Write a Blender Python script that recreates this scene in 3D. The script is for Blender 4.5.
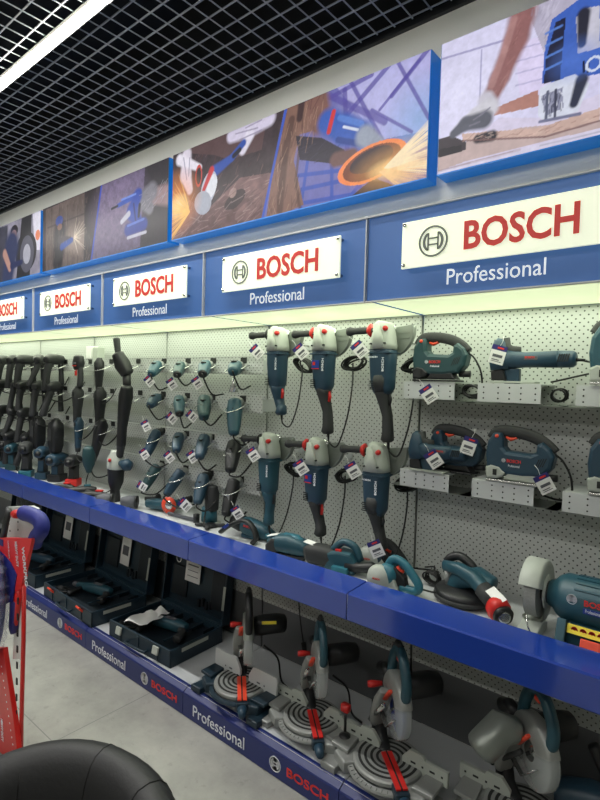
import bpy, bmesh, math, random
import numpy as np
from mathutils import Vector, Matrix, Euler

for _o in list(bpy.data.objects):
    bpy.data.objects.remove(_o, do_unlink=True)
SC = bpy.context.scene
COL = SC.collection
PI = math.pi
R = math.radians
random.seed(7)

# ------------------------------------------------------------------ camera
F_PX, YAW, PITCH, ROLL = 525.37, 0.692173, 0.0338448, 0.0275892
CAM_H = 1.76
_fw = Vector((-math.sin(YAW) * math.cos(PITCH), math.cos(YAW) * math.cos(PITCH), -math.sin(PITCH)))
_r0 = _fw.cross(Vector((0, 0, 1))).normalized()
_u0 = _r0.cross(_fw)
_r = math.cos(ROLL) * _r0 + math.sin(ROLL) * _u0
_u = -math.sin(ROLL) * _r0 + math.cos(ROLL) * _u0
cam_d = bpy.data.cameras.new('camera')
cam_d.sensor_fit = 'VERTICAL'
cam_d.sensor_height = 36.0
cam_d.lens = 36.0 * F_PX / 800.0
cam_d.clip_start = 0.02
cam = bpy.data.objects.new('camera', cam_d)
COL.objects.link(cam)
_m = Matrix((_r, _u, -_fw)).transposed().to_4x4()
_m.translation = Vector((0, 0, CAM_H))
cam.matrix_world = _m
SC.camera = cam


def ray(px, py):
    return (px - 300) / F_PX * _r - (py - 400) / F_PX * _u + _fw


def atY(px, py, Y):
    d = ray(px, py)
    return d * (Y / d.y) + Vector((0, 0, CAM_H))


def atZ(px, py, Z):
    d = ray(px, py)
    return d * ((Z - CAM_H) / d.z) + Vector((0, 0, CAM_H))


# ------------------------------------------------------------------ world, exposure
wd = bpy.data.worlds.new('world')
SC.world = wd
wd.use_nodes = True
wd.node_tree.nodes['Background'].inputs[0].default_value = (0.85, 0.92, 1.0, 1)
wd.node_tree.nodes['Background'].inputs[1].default_value = 0.15
SC.view_settings.view_transform = 'Standard'
SC.view_settings.look = 'None'
SC.view_settings.gamma = 1
SC.view_settings.use_curve_mapping = False
SC.view_settings.exposure = 0.0
LAMP_W = 78.0      # each ceiling line lamp
HEAD_W = 3.6       # light box under each header
SIGN_E = 0.76
POSTER_E = 0.92


def area(name, loc, sx, sy, power, color=(1, 1, 1), rot=(0, 0, 0), parent=None):
    l = bpy.data.lights.new(name, 'AREA')
    l.shape = 'RECTANGLE'
    l.size, l.size_y = sx, sy
    l.energy = power
    l.color = color
    o = bpy.data.objects.new(name, l)
    COL.objects.link(o)
    o.location = loc
    o.rotation_euler = rot
    if parent:
        o.parent = parent
    return o


# ------------------------------------------------------------------ materials
def srgb(r, g, b):
    def f(c):
        c /= 255.0
        return c / 12.92 if c <= 0.04045 else ((c + 0.055) / 1.055) ** 2.4
    return (f(r), f(g), f(b), 1)


def new_mat(name):
    m = bpy.data.materials.new(name)
    m.use_nodes = True
    nt = m.node_tree
    b = nt.nodes['Principled BSDF']
    return m, nt, b


def mat(name, rgb, rough=0.5, metal=0.0, bump=0.0, bscale=80.0, var=0.06, vscale=9.0, emit=None, es=0.0, coat=0.0):
    m, nt, b = new_mat(name)
    c = srgb(*rgb)
    tc = nt.nodes.new('ShaderNodeTexCoord')
    n = nt.nodes.new('ShaderNodeTexNoise')
    n.inputs['Scale'].default_value = vscale
    n.inputs['Detail'].default_value = 4
    nt.links.new(tc.outputs['Object'], n.inputs['Vector'])
    mx = nt.nodes.new('ShaderNodeMix')
    mx.data_type = 'RGBA'
    mx.inputs[6].default_value = [v * (1 - var) for v in c[:3]] + [1]
    mx.inputs[7].default_value = [min(1, v * (1 + var)) for v in c[:3]] + [1]
    nt.links.new(n.outputs['Fac'], mx.inputs[0])
    nt.links.new(mx.outputs[2], b.inputs['Base Color'])
    b.inputs['Roughness'].default_value = rough
    b.inputs['Metallic'].default_value = metal
    if coat:
        b.inputs['Coat Weight'].default_value = coat
        b.inputs['Coat Roughness'].default_value = 0.1
    if bump:
        n2 = nt.nodes.new('ShaderNodeTexNoise')
        n2.inputs['Scale'].default_value = bscale
        nt.links.new(tc.outputs['Object'], n2.inputs['Vector'])
        bp = nt.nodes.new('ShaderNodeBump')
        bp.inputs['Strength'].default_value = bump
        bp.inputs['Distance'].default_value = 0.002
        nt.links.new(n2.outputs['Fac'], bp.inputs['Height'])
        nt.links.new(bp.outputs[0], b.inputs['Normal'])
    if emit:
        b.inputs['Emission Color'].default_value = srgb(*emit)
        b.inputs['Emission Strength'].default_value = es
    return m


M = {}
M['teal'] = mat('tool_teal', (36, 75, 88), 0.42, bump=0.15, bscale=300)
M['teal_light'] = mat('tool_teal_light', (42, 102, 118), 0.38)
M['navy'] = mat('tool_navy_teal', (34, 62, 80), 0.42, bump=0.15, bscale=300)
M['green'] = mat('tool_green_teal', (34, 66, 70), 0.42)
M['grip'] = mat('rubber_grip', (44, 46, 47), 0.62, bump=0.5, bscale=500)
M['black'] = mat('black_plastic', (26, 28, 30), 0.45)
M['cord'] = mat('cord_rubber', (20, 22, 22), 0.5)
M['alu'] = mat('cast_aluminium', (150, 153, 150), 0.42, 0.35, bump=0.3, bscale=200)
M['alu_paint'] = mat('pale_grey_paint', (172, 178, 170), 0.45, bump=0.15, bscale=200)
M['steel'] = mat('bright_steel', (205, 207, 205), 0.25, 0.9)
M['guard'] = mat('grey_sheet_guard', (140, 146, 140), 0.4, 0.5)
M['red'] = mat('red_plastic', (200, 40, 36), 0.4)
M['orange'] = mat('orange_red_plastic', (226, 74, 48), 0.4)
M['white'] = mat('white_card', (232, 233, 230), 0.6, var=0.02)
M['white_paint'] = mat('white_shelf_paint', (196, 200, 200), 0.4, var=0.02)
M['navy_card'] = mat('navy_card', (44, 42, 110), 0.55)
M['ink'] = mat('grey_ink', (90, 92, 98), 0.7)
M['yellow'] = mat('yellow_label', (235, 215, 60), 0.5)
M['blue_fascia'] = mat('blue_gloss_paint', (29, 60, 152), 0.3, var=0.02, coat=1.0)
M['blue_fascia'].node_tree.nodes['Principled BSDF'].inputs['Coat IOR'].default_value = 1.8
M['blue_fascia'].node_tree.nodes['Principled BSDF'].inputs['Specular IOR Level'].default_value = 0.25
M['blue_kick'] = mat('blue_satin_paint', (28, 42, 104), 0.35, var=0.02)
M['deck'] = mat('grey_white_deck', (186, 190, 192), 0.35, var=0.03, vscale=3)
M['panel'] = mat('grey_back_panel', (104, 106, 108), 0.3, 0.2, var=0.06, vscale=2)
M['slot'] = mat('dark_slot', (30, 32, 32), 0.7)
M['case'] = mat('case_navy_green', (24, 44, 56), 0.42, bump=0.25, bscale=120)
M['case_in'] = mat('case_inner_dark', (19, 30, 38), 0.5, bump=0.4, bscale=60)
M['foam'] = mat('grey_foam', (96, 100, 104), 0.8)
M['wall'] = mat('off_white_wall', (232, 232, 222), 0.75, bump=0.1, bscale=30, var=0.02, vscale=2)
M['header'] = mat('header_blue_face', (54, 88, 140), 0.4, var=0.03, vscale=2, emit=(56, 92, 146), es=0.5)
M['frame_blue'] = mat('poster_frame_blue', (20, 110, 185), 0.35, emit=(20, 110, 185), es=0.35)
M['grid'] = mat('grid_grey', (140, 144, 148), 0.45)
M['plenum'] = mat('plenum_black', (14, 15, 17), 0.9)
M['leather'] = mat('black_leather', (26, 27, 29), 0.55, bump=0.35, bscale=90)
M['seam'] = mat('leather_seam', (12, 12, 14), 0.6)
M['truck_red'] = mat('red_enamel', (206, 32, 28), 0.35, coat=0.2)
M['red_card'] = mat('red_printed_card', (220, 40, 36), 0.45)
M['royal'] = mat('royal_blue_foam', (36, 44, 128), 0.55)
M['abrasive'] = mat('grinding_stone', (150, 152, 146), 0.95, bump=0.9, bscale=400, var=0.2, vscale=200)
M['led_housing'] = mat('lamp_housing', (190, 188, 180), 0.4)
M['letter_red'] = mat('letter_red', (196, 48, 42), 0.4, emit=(200, 56, 48), es=0.22)
M['letter_white'] = mat('letter_white', (230, 234, 240), 0.4, emit=(225, 232, 240), es=0.55)
M['print_white'] = mat('print_white', (222, 226, 232), 0.5)
M['print_red'] = mat('print_red', (214, 50, 44), 0.5)
M['logo_grey'] = mat('logo_grey', (110, 118, 112), 0.4)
M['blade'] = mat('blade_blue', (42, 66, 150), 0.35, 0.3)
M['chrome'] = mat('chrome', (200, 202, 200), 0.15, 1.0)


def emis(name, rgb, s):
    m, nt, b = new_mat(name)
    b.inputs['Base Color'].default_value = srgb(*rgb)
    b.inputs['Emission Color'].default_value = srgb(*rgb)
    b.inputs['Emission Strength'].default_value = s
    b.inputs['Roughness'].default_value = 0.5
    return m


M['led'] = emis('led_diffuser', (255, 252, 244), 36.0)
M['diffuser'] = emis('header_diffuser', (226, 238, 192), 0.84)
M['sign_plate'] = emis('sign_plate_face', (232, 238, 214), SIGN_E * 0.8)


def clear_mat(name, tint, alpha):
    m, nt, b = new_mat(name)
    b.inputs['Base Color'].default_value = srgb(*tint)
    b.inputs['Roughness'].default_value = 0.08
    b.inputs['Alpha'].default_value = alpha
    b.inputs['Specular IOR Level'].default_value = 0.9
    return m


M['clear'] = clear_mat('clear_guard_plastic', (215, 222, 222), 0.42)
M['film'] = clear_mat('clear_wrap_film', (215, 222, 235), 0.22)


def pegboard_mat():
    m, nt, b = new_mat('perforated_panel')
    N = nt.nodes
    L = nt.links
    tc = N.new('ShaderNodeTexCoord')
    sp = N.new('ShaderNodeSeparateXYZ')
    L.new(tc.outputs['Object'], sp.inputs[0])

    def dots(offx, offz, px, pz, rad):
        outs = []
        for ax, off, p in (('X', offx, px), ('Z', offz, pz)):
            a = N.new('ShaderNodeMath'); a.operation = 'ADD'; a.inputs[1].default_value = off
            L.new(sp.outputs[ax], a.inputs[0])
            d = N.new('ShaderNodeMath'); d.operation = 'DIVIDE'; d.inputs[1].default_value = p
            L.new(a.outputs[0], d.inputs[0])
            f = N.new('ShaderNodeMath'); f.operation = 'FRACT'
            L.new(d.outputs[0], f.inputs[0])
            s = N.new('ShaderNodeMath'); s.operation = 'SUBTRACT'; s.inputs[1].default_value = 0.5
            L.new(f.outputs[0], s.inputs[0])
            mu = N.new('ShaderNodeMath'); mu.operation = 'MULTIPLY'; mu.inputs[1].default_value = p
            L.new(s.outputs[0], mu.inputs[0])
            sq = N.new('ShaderNodeMath'); sq.operation = 'POWER'; sq.inputs[1].default_value = 2
            L.new(mu.outputs[0], sq.inputs[0])
            outs.append(sq)
        ad = N.new('ShaderNodeMath'); ad.operation = 'ADD'
        L.new(outs[0].outputs[0], ad.inputs[0]); L.new(outs[1].outputs[0], ad.inputs[1])
        lt = N.new('ShaderNodeMath'); lt.operation = 'LESS_THAN'; lt.inputs[1].default_value = rad * rad
        L.new(ad.outputs[0], lt.inputs[0])
        return lt
    # second lattice is shifted by half a pitch: staggered dark dots, shade inside the holes put into the colour
    PX, PZ = 0.030, 0.030
    a = dots(0, 0, PX, PZ, 0.0033)
    c = dots(PX / 2, PZ / 2, PX, PZ, 0.0033)
    mxn = N.new('ShaderNodeMath'); mxn.operation = 'MAXIMUM'
    L.new(a.outputs[0], mxn.inputs[0]); L.new(c.outputs[0], mxn.inputs[1])
    mix = N.new('ShaderNodeMix'); mix.data_type = 'RGBA'
    L.new(mxn.outputs[0], mix.inputs[0])
    mix.inputs[6].default_value = srgb(190, 194, 190)
    mix.inputs[7].default_value = srgb(66, 68, 66)
    L.new(mix.outputs[2], b.inputs['Base Color'])
    b.inputs['Roughness'].default_value = 0.34
    b.inputs['Metallic'].default_value = 0.0
    return m


M['peg'] = pegboard_mat()


def floor_mat():
    m, nt, b = new_mat('concrete_look_tile')
    N = nt.nodes; L = nt.links
    tc = N.new('ShaderNodeTexCoord')
    mp = N.new('ShaderNodeMapping')
    mp.inputs['Location'].default_value = (0.05, 0.03, 0)
    L.new(tc.outputs['Object'], mp.inputs['Vector'])
    br = N.new('ShaderNodeTexBrick')
    br.offset = 0.0
    br.inputs['Scale'].default_value = 1.0
    br.inputs['Brick Width'].default_value = 1.2
    br.inputs['Row Height'].default_value = 1.2
    br.inputs['Mortar Size'].default_value = 0.0025
    br.inputs['Mortar Smooth'].default_value = 0.1
    L.new(mp.outputs[0], br.inputs['Vector'])
    n1 = N.new('ShaderNodeTexNoise'); n1.inputs['Scale'].default_value = 2.2; n1.inputs['Detail'].default_value = 10
    n1.inputs['Roughness'].default_value = 0.68
    L.new(tc.outputs['Object'], n1.inputs['Vector'])
    rp = N.new('ShaderNodeValToRGB')
    rp.color_ramp.elements[0].position = 0.3; rp.color_ramp.elements[0].color = srgb(134, 135, 130)
    rp.color_ramp.elements[1].position = 0.7; rp.color_ramp.elements[1].color = srgb(176, 176, 169)
    L.new(n1.outputs['Fac'], rp.inputs[0])
    n2 = N.new('ShaderNodeTexNoise'); n2.inputs['Scale'].default_value = 14; n2.inputs['Detail'].default_value = 6
    n2.inputs['Roughness'].default_value = 0.7
    L.new(tc.outputs['Object'], n2.inputs['Vector'])
    r2 = N.new('ShaderNodeValToRGB')
    r2.color_ramp.elements[0].position = 0.28; r2.color_ramp.elements[0].color = (0.72, 0.72, 0.72, 1)
    r2.color_ramp.elements[1].position = 0.42; r2.color_ramp.elements[1].color = (1, 1, 1, 1)
    L.new(n2.outputs['Fac'], r2.inputs[0])
    ml = N.new('ShaderNodeMix'); ml.data_type = 'RGBA'; ml.blend_type = 'MULTIPLY'; ml.inputs[0].default_value = 1
    L.new(rp.outputs[0], ml.inputs[6]); L.new(r2.outputs[0], ml.inputs[7])
    mx = N.new('ShaderNodeMix'); mx.data_type = 'RGBA'
    L.new(br.outputs['Fac'], mx.inputs[0])
    L.new(ml.outputs[2], mx.inputs[6]); mx.inputs[7].default_value = srgb(118, 120, 118)
    L.new(mx.outputs[2], b.inputs['Base Color'])
    b.inputs['Roughness'].default_value = 0.42
    return m


M['floor'] = floor_mat()


# ------------------------------------------------------------------ mesh builder
class MB:
    def __init__(s):
        s.v = []; s.f = []; s.mi = []; s.sm = []; s.T = Matrix.Identity(4); s.m = 0

    def _add(s, vs, fs, smooth=False):
        o = len(s.v)
        s.v += [tuple(s.T @ Vector(p)) for p in vs]
        for f in fs:
            s.f.append([i + o for i in f]); s.mi.append(s.m); s.sm.append(smooth)
        return s

    def box(s, c, d, rot=None, ch=0.0):
        """box with chamfered edges when ch > 0"""
        hx, hy, hz = d[0] / 2, d[1] / 2, d[2] / 2
        mt = Matrix.Translation(c) @ (Euler(rot).to_matrix().to_4x4() if rot else Matrix.Identity(4))
        if ch <= 0:
            vs = [mt @ Vector((x * hx, y * hy, z * hz)) for x in (-1, 1) for y in (-1, 1) for z in (-1, 1)]
            fs = [(0, 1, 3, 2), (4, 6, 7, 5), (0, 4, 5, 1), (2, 3, 7, 6), (0, 2, 6, 4), (1, 5, 7, 3)]
            return s._add(vs, fs)
        ch = min(ch, hx * .95, hy * .95, hz * .95)
        bm = bmesh.new()
        bmesh.ops.create_cube(bm, size=1)
        for v in bm.verts:
            v.co = Vector((v.co.x * 2 * hx, v.co.y * 2 * hy, v.co.z * 2 * hz))
        bmesh.ops.bevel(bm, geom=list(bm.edges), offset=ch, segments=2, affect='EDGES', profile=0.6)
        bm.verts.index_update()
        vs = [mt @ v.co for v in bm.verts]
        fs = [[v.index for v in f.verts] for f in bm.faces]
        bm.free()
        return s._add(vs, fs)

    def sweep(s, pts, rad, n=12, up=(0, 0, 1), pw=2.0, caps=True, round_caps=False, closed=False, smooth=True):
        pts = [Vector(p) for p in pts]
        k = len(pts)
        if not isinstance(rad, (list, tuple)) or (len(rad) == 2 and not isinstance(rad[0], (list, tuple)) and k != 2):
            rad = [rad] * k
        rad = [(r, r) if not isinstance(r, (list, tuple)) else r for r in rad]
        up = Vector(up)
        if round_caps and not closed:
            t0 = (pts[0] - pts[1]).normalized(); t1 = (pts[-1] - pts[-2]).normalized()
            a, b = rad[0], rad[-1]
            pre, prr, post, por = [], [], [], []
            for q in (0.92, 0.7, 0.38):
                h = math.sqrt(1 - q * q)
                # distances beyond the end for a softened rim
                post.append(pts[-1] + t1 * min(b) * (0.25 + 0.55 * (1 - q))); por.append((b[0] * math.sqrt(max(0.02, 1 - (1 - q) ** 1.3)), b[1] * math.sqrt(max(0.02, 1 - (1 - q) ** 1.3))))
                pre.insert(0, pts[0] + t0 * min(a) * (0.25 + 0.55 * (1 - q))); prr.insert(0, (a[0] * math.sqrt(max(0.02, 1 - (1 - q) ** 1.3)), a[1] * math.sqrt(max(0.02, 1 - (1 - q) ** 1.3))))
            pts = pre + pts + post; rad = prr + rad + por
            k = len(pts)
        vs = []
        prev = None
        for i, p in enumerate(pts):
            if closed:
                t = (pts[(i + 1) % k] - pts[i - 1]).normalized()
            elif i == 0:
                t = (pts[1] - p).normalized()
            elif i == k - 1:
                t = (p - pts[i - 1]).normalized()
            else:
                t = ((pts[i + 1] - p).normalized() + (p - pts[i - 1]).normalized())
                t = t.normalized() if t.length > 1e-6 else (pts[i + 1] - p).normalized()
            side = t.cross(up)
            if side.length < 0.12:
                side = prev.copy() if prev else t.cross(Vector((0.13, 1, 0.07)))
                side = (side - t * side.dot(t))
            side.normalize()
            if prev and side.dot(prev) < 0:
                side = -side
            prev = side
            nn = side.cross(t).normalized()
            rx, ry = rad[i]
            for j in range(n):
                a = 2 * PI * j / n
                ca, sa = math.cos(a), math.sin(a)
                if pw != 2.0:
                    ca = math.copysign(abs(ca) ** (2 / pw), ca); sa = math.copysign(abs(sa) ** (2 / pw), sa)
                vs.append(p + side * rx * ca + nn * ry * sa)
        fs = []
        for i in range(k if closed else k - 1):
            i2 = (i + 1) % k
            for j in range(n):
                j2 = (j + 1) % n
                fs.append((i * n + j, i2 * n + j, i2 * n + j2, i * n + j2))
        if caps and not closed:
            fs.append(list(range(n))); fs.append(list(range((k - 1) * n, k * n))[::-1])
        return s._add(vs, fs, smooth)

    def lathe(s, prof, c=(0, 0, 0), axis='z', n=28, smooth=True, arc=None):
        """prof: (radius, height) pairs revolved about an axis through c"""
        vs = []
        c = Vector(c)
        full = arc is None
        steps = n if full else n + 1
        for r, h in prof:
            for j in range(steps):
                a = 2 * PI * j / n if full else arc[0] + (arc[1] - arc[0]) * j / n
                x, y = r * math.cos(a), r * math.sin(a)
                if axis == 'z': p = (x, y, h)
                elif axis == 'y': p = (x, h, y)
                else: p = (h, x, y)
                vs.append(c + Vector(p))
        fs = []
        for i in range(len(prof) - 1):
            for j in range(steps if full else steps - 1):
                j2 = (j + 1) % steps
                fs.append((i * steps + j, i * steps + j2, (i + 1) * steps + j2, (i + 1) * steps + j))
        if full:
            if prof[0][0] > 1e-5: fs.append(list(range(steps))[::-1])
            if prof[-1][0] > 1e-5: fs.append(list(range((len(prof) - 1) * steps, len(prof) * steps)))
        return s._add(vs, fs, smooth)

    def cyl(s, a, b, r, r2=None, n=16, smooth=True):
        r2 = r if r2 is None else r2
        return s.sweep([a, b], [(r, r), (r2, r2)], n=n, smooth=smooth)

    def prism(s, out, y0, y1, plane='xz', ch=0.0, smooth=False):
        """polygon extruded along the third axis; ch rounds the rims"""
        k = len(out)
        area2 = sum(out[i][0] * out[(i + 1) % k][1] - out[(i + 1) % k][0] * out[i][1] for i in range(k))
        if area2 < 0: out = out[::-1]

        def inset(d):
            res = []
            for i in range(k):
                p0, p1, p2 = Vector(out[i - 1]), Vector(out[i]), Vector(out[(i + 1) % k])
                e1 = (p1 - p0).normalized(); e2 = (p2 - p1).normalized()
                n1 = Vector((-e1.y, e1.x)); n2 = Vector((-e2.y, e2.x))
                nn = n1 + n2
                if nn.length < 1e-4: nn = n1
                nn.normalize()
                q = max(0.5, nn.dot(n1))
                res.append(p1 + nn * d / q)
            return res
        if ch > 0:
            sg = 1 if y1 > y0 else -1
            lay = [(inset(ch), y0), (inset(ch * .3), y0 + sg * ch * .3), (inset(0), y0 + sg * ch), (inset(0), y1 - sg * ch), (inset(ch * .3), y1 - sg * ch * .3), (inset(ch), y1)]
        else:
            lay = [(inset(0), y0), (inset(0), y1)]
        vs = []
        for pl, y in lay:
            for p in pl:
                if plane == 'xz': vs.append((p[0], y, p[1]))
                elif plane == 'xy': vs.append((p[0], p[1], y))
                else: vs.append((y, p[0], p[1]))
        fs = []
        for i in range(len(lay) - 1):
            for j in range(k):
                j2 = (j + 1) % k
                fs.append((i * k + j, i * k + j2, (i + 1) * k + j2, (i + 1) * k + j))
        fs.append(list(range(k))[::-1]); fs.append(list(range((len(lay) - 1) * k, len(lay) * k)))
        return s._add(vs, fs, smooth)

    def build(s, name, mats, parent=None, loc=None, rot=None):
        me = bpy.data.meshes.new(name)
        me.from_pydata(s.v, [], s.f)
        if not isinstance(mats, (list, tuple)): mats = [mats]
        for m_ in mats: me.materials.append(M[m_] if isinstance(m_, str) else m_)
        me.polygons.foreach_set('material_index', s.mi)
        me.polygons.foreach_set('use_smooth', s.sm)
        bm = bmesh.new(); bm.from_mesh(me)
        bmesh.ops.recalc_face_normals(bm, faces=bm.faces)
        bm.to_mesh(me); bm.free()
        me.update()
        o = bpy.data.objects.new(name, me)
        COL.objects.link(o)
        if parent: o.parent = parent
        if loc: o.location = loc
        if rot: o.rotation_euler = rot
        return o


def thing(name, label, cat, loc=(0, 0, 0), rot=(0, 0, 0), group=None, scale=1.0):
    o = bpy.data.objects.new(name, None)
    o.empty_display_size = 0.05
    COL.objects.link(o)
    o.location = loc; o.rotation_euler = rot
    o.scale = (scale,) * 3
    o['label'] = label; o['category'] = cat
    if group: o['group'] = group
    return o


def tag(o, label, cat, group=None):
    o['label'] = label; o['category'] = cat
    if group: o['group'] = group
    return o


def struct(name, mb, m, parent=None):
    o = mb.build(name, m, parent)
    o['kind'] = 'structure'
    return o


def kids(o):
    return [c for c in bpy.data.objects if c.parent == o]


def copy_tree(o, loc=None, rot=None, label=None, parent=None):
    c = o.copy(); COL.objects.link(c)
    if parent: c.parent = parent
    if loc is not None: c.location = loc
    if rot is not None: c.rotation_euler = rot
    if label: c['label'] = label
    for ch in kids(o):
        copy_tree(ch, parent=c)
    return c


def smooth_path(pts, k=6):
    P = [Vector(p) for p in pts]
    P = [P[0] * 2 - P[1]] + P + [P[-1] * 2 - P[-2]]
    out = []
    for i in range(1, len(P) - 2):
        for j in range(k):
            t = j / k
            a, b, c, d = P[i - 1], P[i], P[i + 1], P[i + 2]
            out.append(0.5 * ((2 * b) + (c - a) * t + (2 * a - 5 * b + 4 * c - d) * t * t + (3 * b - a - 3 * c + d) * t ** 3))
    out.append(P[-2])
    return out


def cable(mb, pts, r=0.004, n=6, k=6):
    mb.sweep(smooth_path(pts, k), r, n=n)
    return mb


def letters(name, s, m, parent, loc, rot, width=None, height=None, bold=0.0, depth=0.0015, align='LEFT', cond=None):
    """lettering mesh; loc is its left baseline corner"""
    cu = bpy.data.curves.new(name, 'FONT')
    cu.body = s
    cu.size = 1.0
    cu.offset = bold
    cu.extrude = 0.5
    cu.resolution_u = 3
    o = bpy.data.objects.new('tmp_text', cu)
    COL.objects.link(o)
    bpy.context.view_layer.update()
    me = bpy.data.meshes.new_from_object(o.evaluated_get(bpy.context.evaluated_depsgraph_get()))
    bpy.data.objects.remove(o, do_unlink=True)
    n = len(me.vertices)
    co = np.empty(n * 3); me.vertices.foreach_get('co', co); co = co.reshape(-1, 3)
    mn, mx = co.min(0), co.max(0)
    if height is None: height = width / (mx[0] - mn[0]) * (mx[1] - mn[1])
    if width is None: width = height / (mx[1] - mn[1]) * (mx[0] - mn[0])
    co[:, 0] = (co[:, 0] - mn[0]) / (mx[0] - mn[0]) * width
    co[:, 1] = (co[:, 1] - mn[1]) / (mx[1] - mn[1]) * height
    co[:, 2] = (co[:, 2] / max(1e-6, mx[2] - mn[2]) + .5) * depth
    if align == 'CENTER': co[:, 0] -= width / 2
    me.vertices.foreach_set('co', co.ravel()); me.update()
    me.name = name
    me.materials.clear(); me.materials.append(M[m])
    ob = bpy.data.objects.new(name, me)
    COL.objects.link(ob)
    ob.parent = parent; ob.location = loc; ob.rotation_euler = rot
    return ob


def logo_mb(r, d=0.002):
    """round emblem: two rings around an armature in side view; faces -Y"""
    mb = MB()
    for ro, ri in ((1.0, .88),):
        mb.lathe([(ri * r, 0), (ro * r, 0), (ro * r, -d), (ri * r, -d), (ri * r, 0)], axis='y', n=40, smooth=False)
    for sg in (-1, 1):
        pts = []
        for j in range(9):
            a = R(-50 + 100 * j / 8); pts.append((sg * .72 * r * math.cos(a), .72 * r * math.sin(a)))
        for j in range(9):
            a = R(50 - 100 * j / 8); x = .72 * math.cos(a) - .17
            pts.append((sg * r * min(x, .58) * .98, .70 * r * math.sin(a)))
        mb.prism(pts, 0, -d)
        mb.box((sg * .34 * r, -d / 2, 0), (.10 * r, d, 1.12 * r))
    for z in (-.2, .2):
        mb.box((0, -d / 2, z * r), (.66 * r, d, .1 * r))
    return mb

# ================================================================== ROOM
mb = MB(); mb.box((-4, -1, -0.05), (20, 9, 0.1)); o = struct('floor', mb, 'floor')
WALL_Y = 2.4
CEIL_Z = 3.55
mb = MB(); mb.box((-4, WALL_Y + .1, CEIL_Z / 2), (20, .2, CEIL_Z)); struct('wall_back', mb, 'wall')
mb = MB(); mb.box((-4, WALL_Y + .1, (CEIL_Z + 4.4) / 2), (20, .2, 4.4 - CEIL_Z)); struct('trim_2', mb, 'plenum')
mb = MB(); mb.box((-14.1, -1, 2.2), (.2, 9, 4.4)); struct('wall_left', mb, 'wall')
mb = MB(); mb.box((6.1, -1, 2.2), (.2, 9, 4.4)); struct('wall_right', mb, 'wall')
mb = MB(); mb.box((-4, -5.6, 2.2), (20, .2, 4.4)); struct('wall_front', mb, 'wall')
mb = MB(); mb.box((-4, -1.6, 4.45), (20, 8.2, .1)); struct('ceiling', mb, 'plenum')
mb = MB(); mb.box((-4, WALL_Y - .012, CEIL_Z + .01), (20, .024, .035)); struct('trim_1', mb, 'black')

# open-cell ceiling grid: long runners and cross bars, one lattice
mb = MB()
y = WALL_Y - .06
while y > -4.2:
    mb.box((-4, y, CEIL_Z + .012), (19.8, .007, .006)); y -= .1
x = -13.6
while x < 3.2:
    mb.box((x, -.92, CEIL_Z + .010), (.0055, 6.55, .005)); x += .1
struct('ceiling_grid', mb, 'grid')

# ceiling line lamps
def line_lamp(y, x0, x1, label, share=1.0):
    t = thing('linear_ceiling_lamp', label, 'ceiling lamp', ((x0 + x1) / 2, y, CEIL_Z - .005), group='white line lamps under the grid ceiling')
    L_ = x1 - x0
    MB().box((0, .012, -.022), (L_, .05, .042), ch=.004).build('housing', 'led_housing', t)
    m2 = MB(); m2.sweep([(-L_ / 2 + .01, 0, -.044), (L_ / 2 - .01, 0, -.044)], [(.026, .012)] * 2, n=12, up=(0, 0, 1))
    m2.build('diffuser', 'led', t)
    for sx in (-.4, .4):
        mw = MB(); mw.cyl((sx * L_, .012, -.005), (sx * L_, .012, .28), .0015, n=6)
        mw.build('suspension_wire', 'steel', t)
    area('lamp_light', (0, 0, -.062), L_, .05, LAMP_W * share, (1, .985, .95), parent=t)


line_lamp(1.30, -7.0, -1.2, 'long white linear lamp glowing under the black grid ceiling above the aisle')
for k_, y_ in enumerate((-.6, -2.4)):
    line_lamp(y_, -6.0, 1.5, ('second', 'third')[k_] + ' long white line lamp, parallel to the aisle lamp, out over the shop', .22)

# ================================================================== GONDOLA
SEAM0 = -1.16
BAYS = [1, 0, -1, -2, -3, -4, -5, -6]        # right seam = SEAM0 + n
ORD = ['nearest', 'second nearest', 'third nearest', 'fourth nearest', 'fifth nearest', 'sixth nearest', 'seventh nearest', 'farthest']
SH_Y, SH_Z = 1.73, 0.92
KZ = .13


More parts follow.
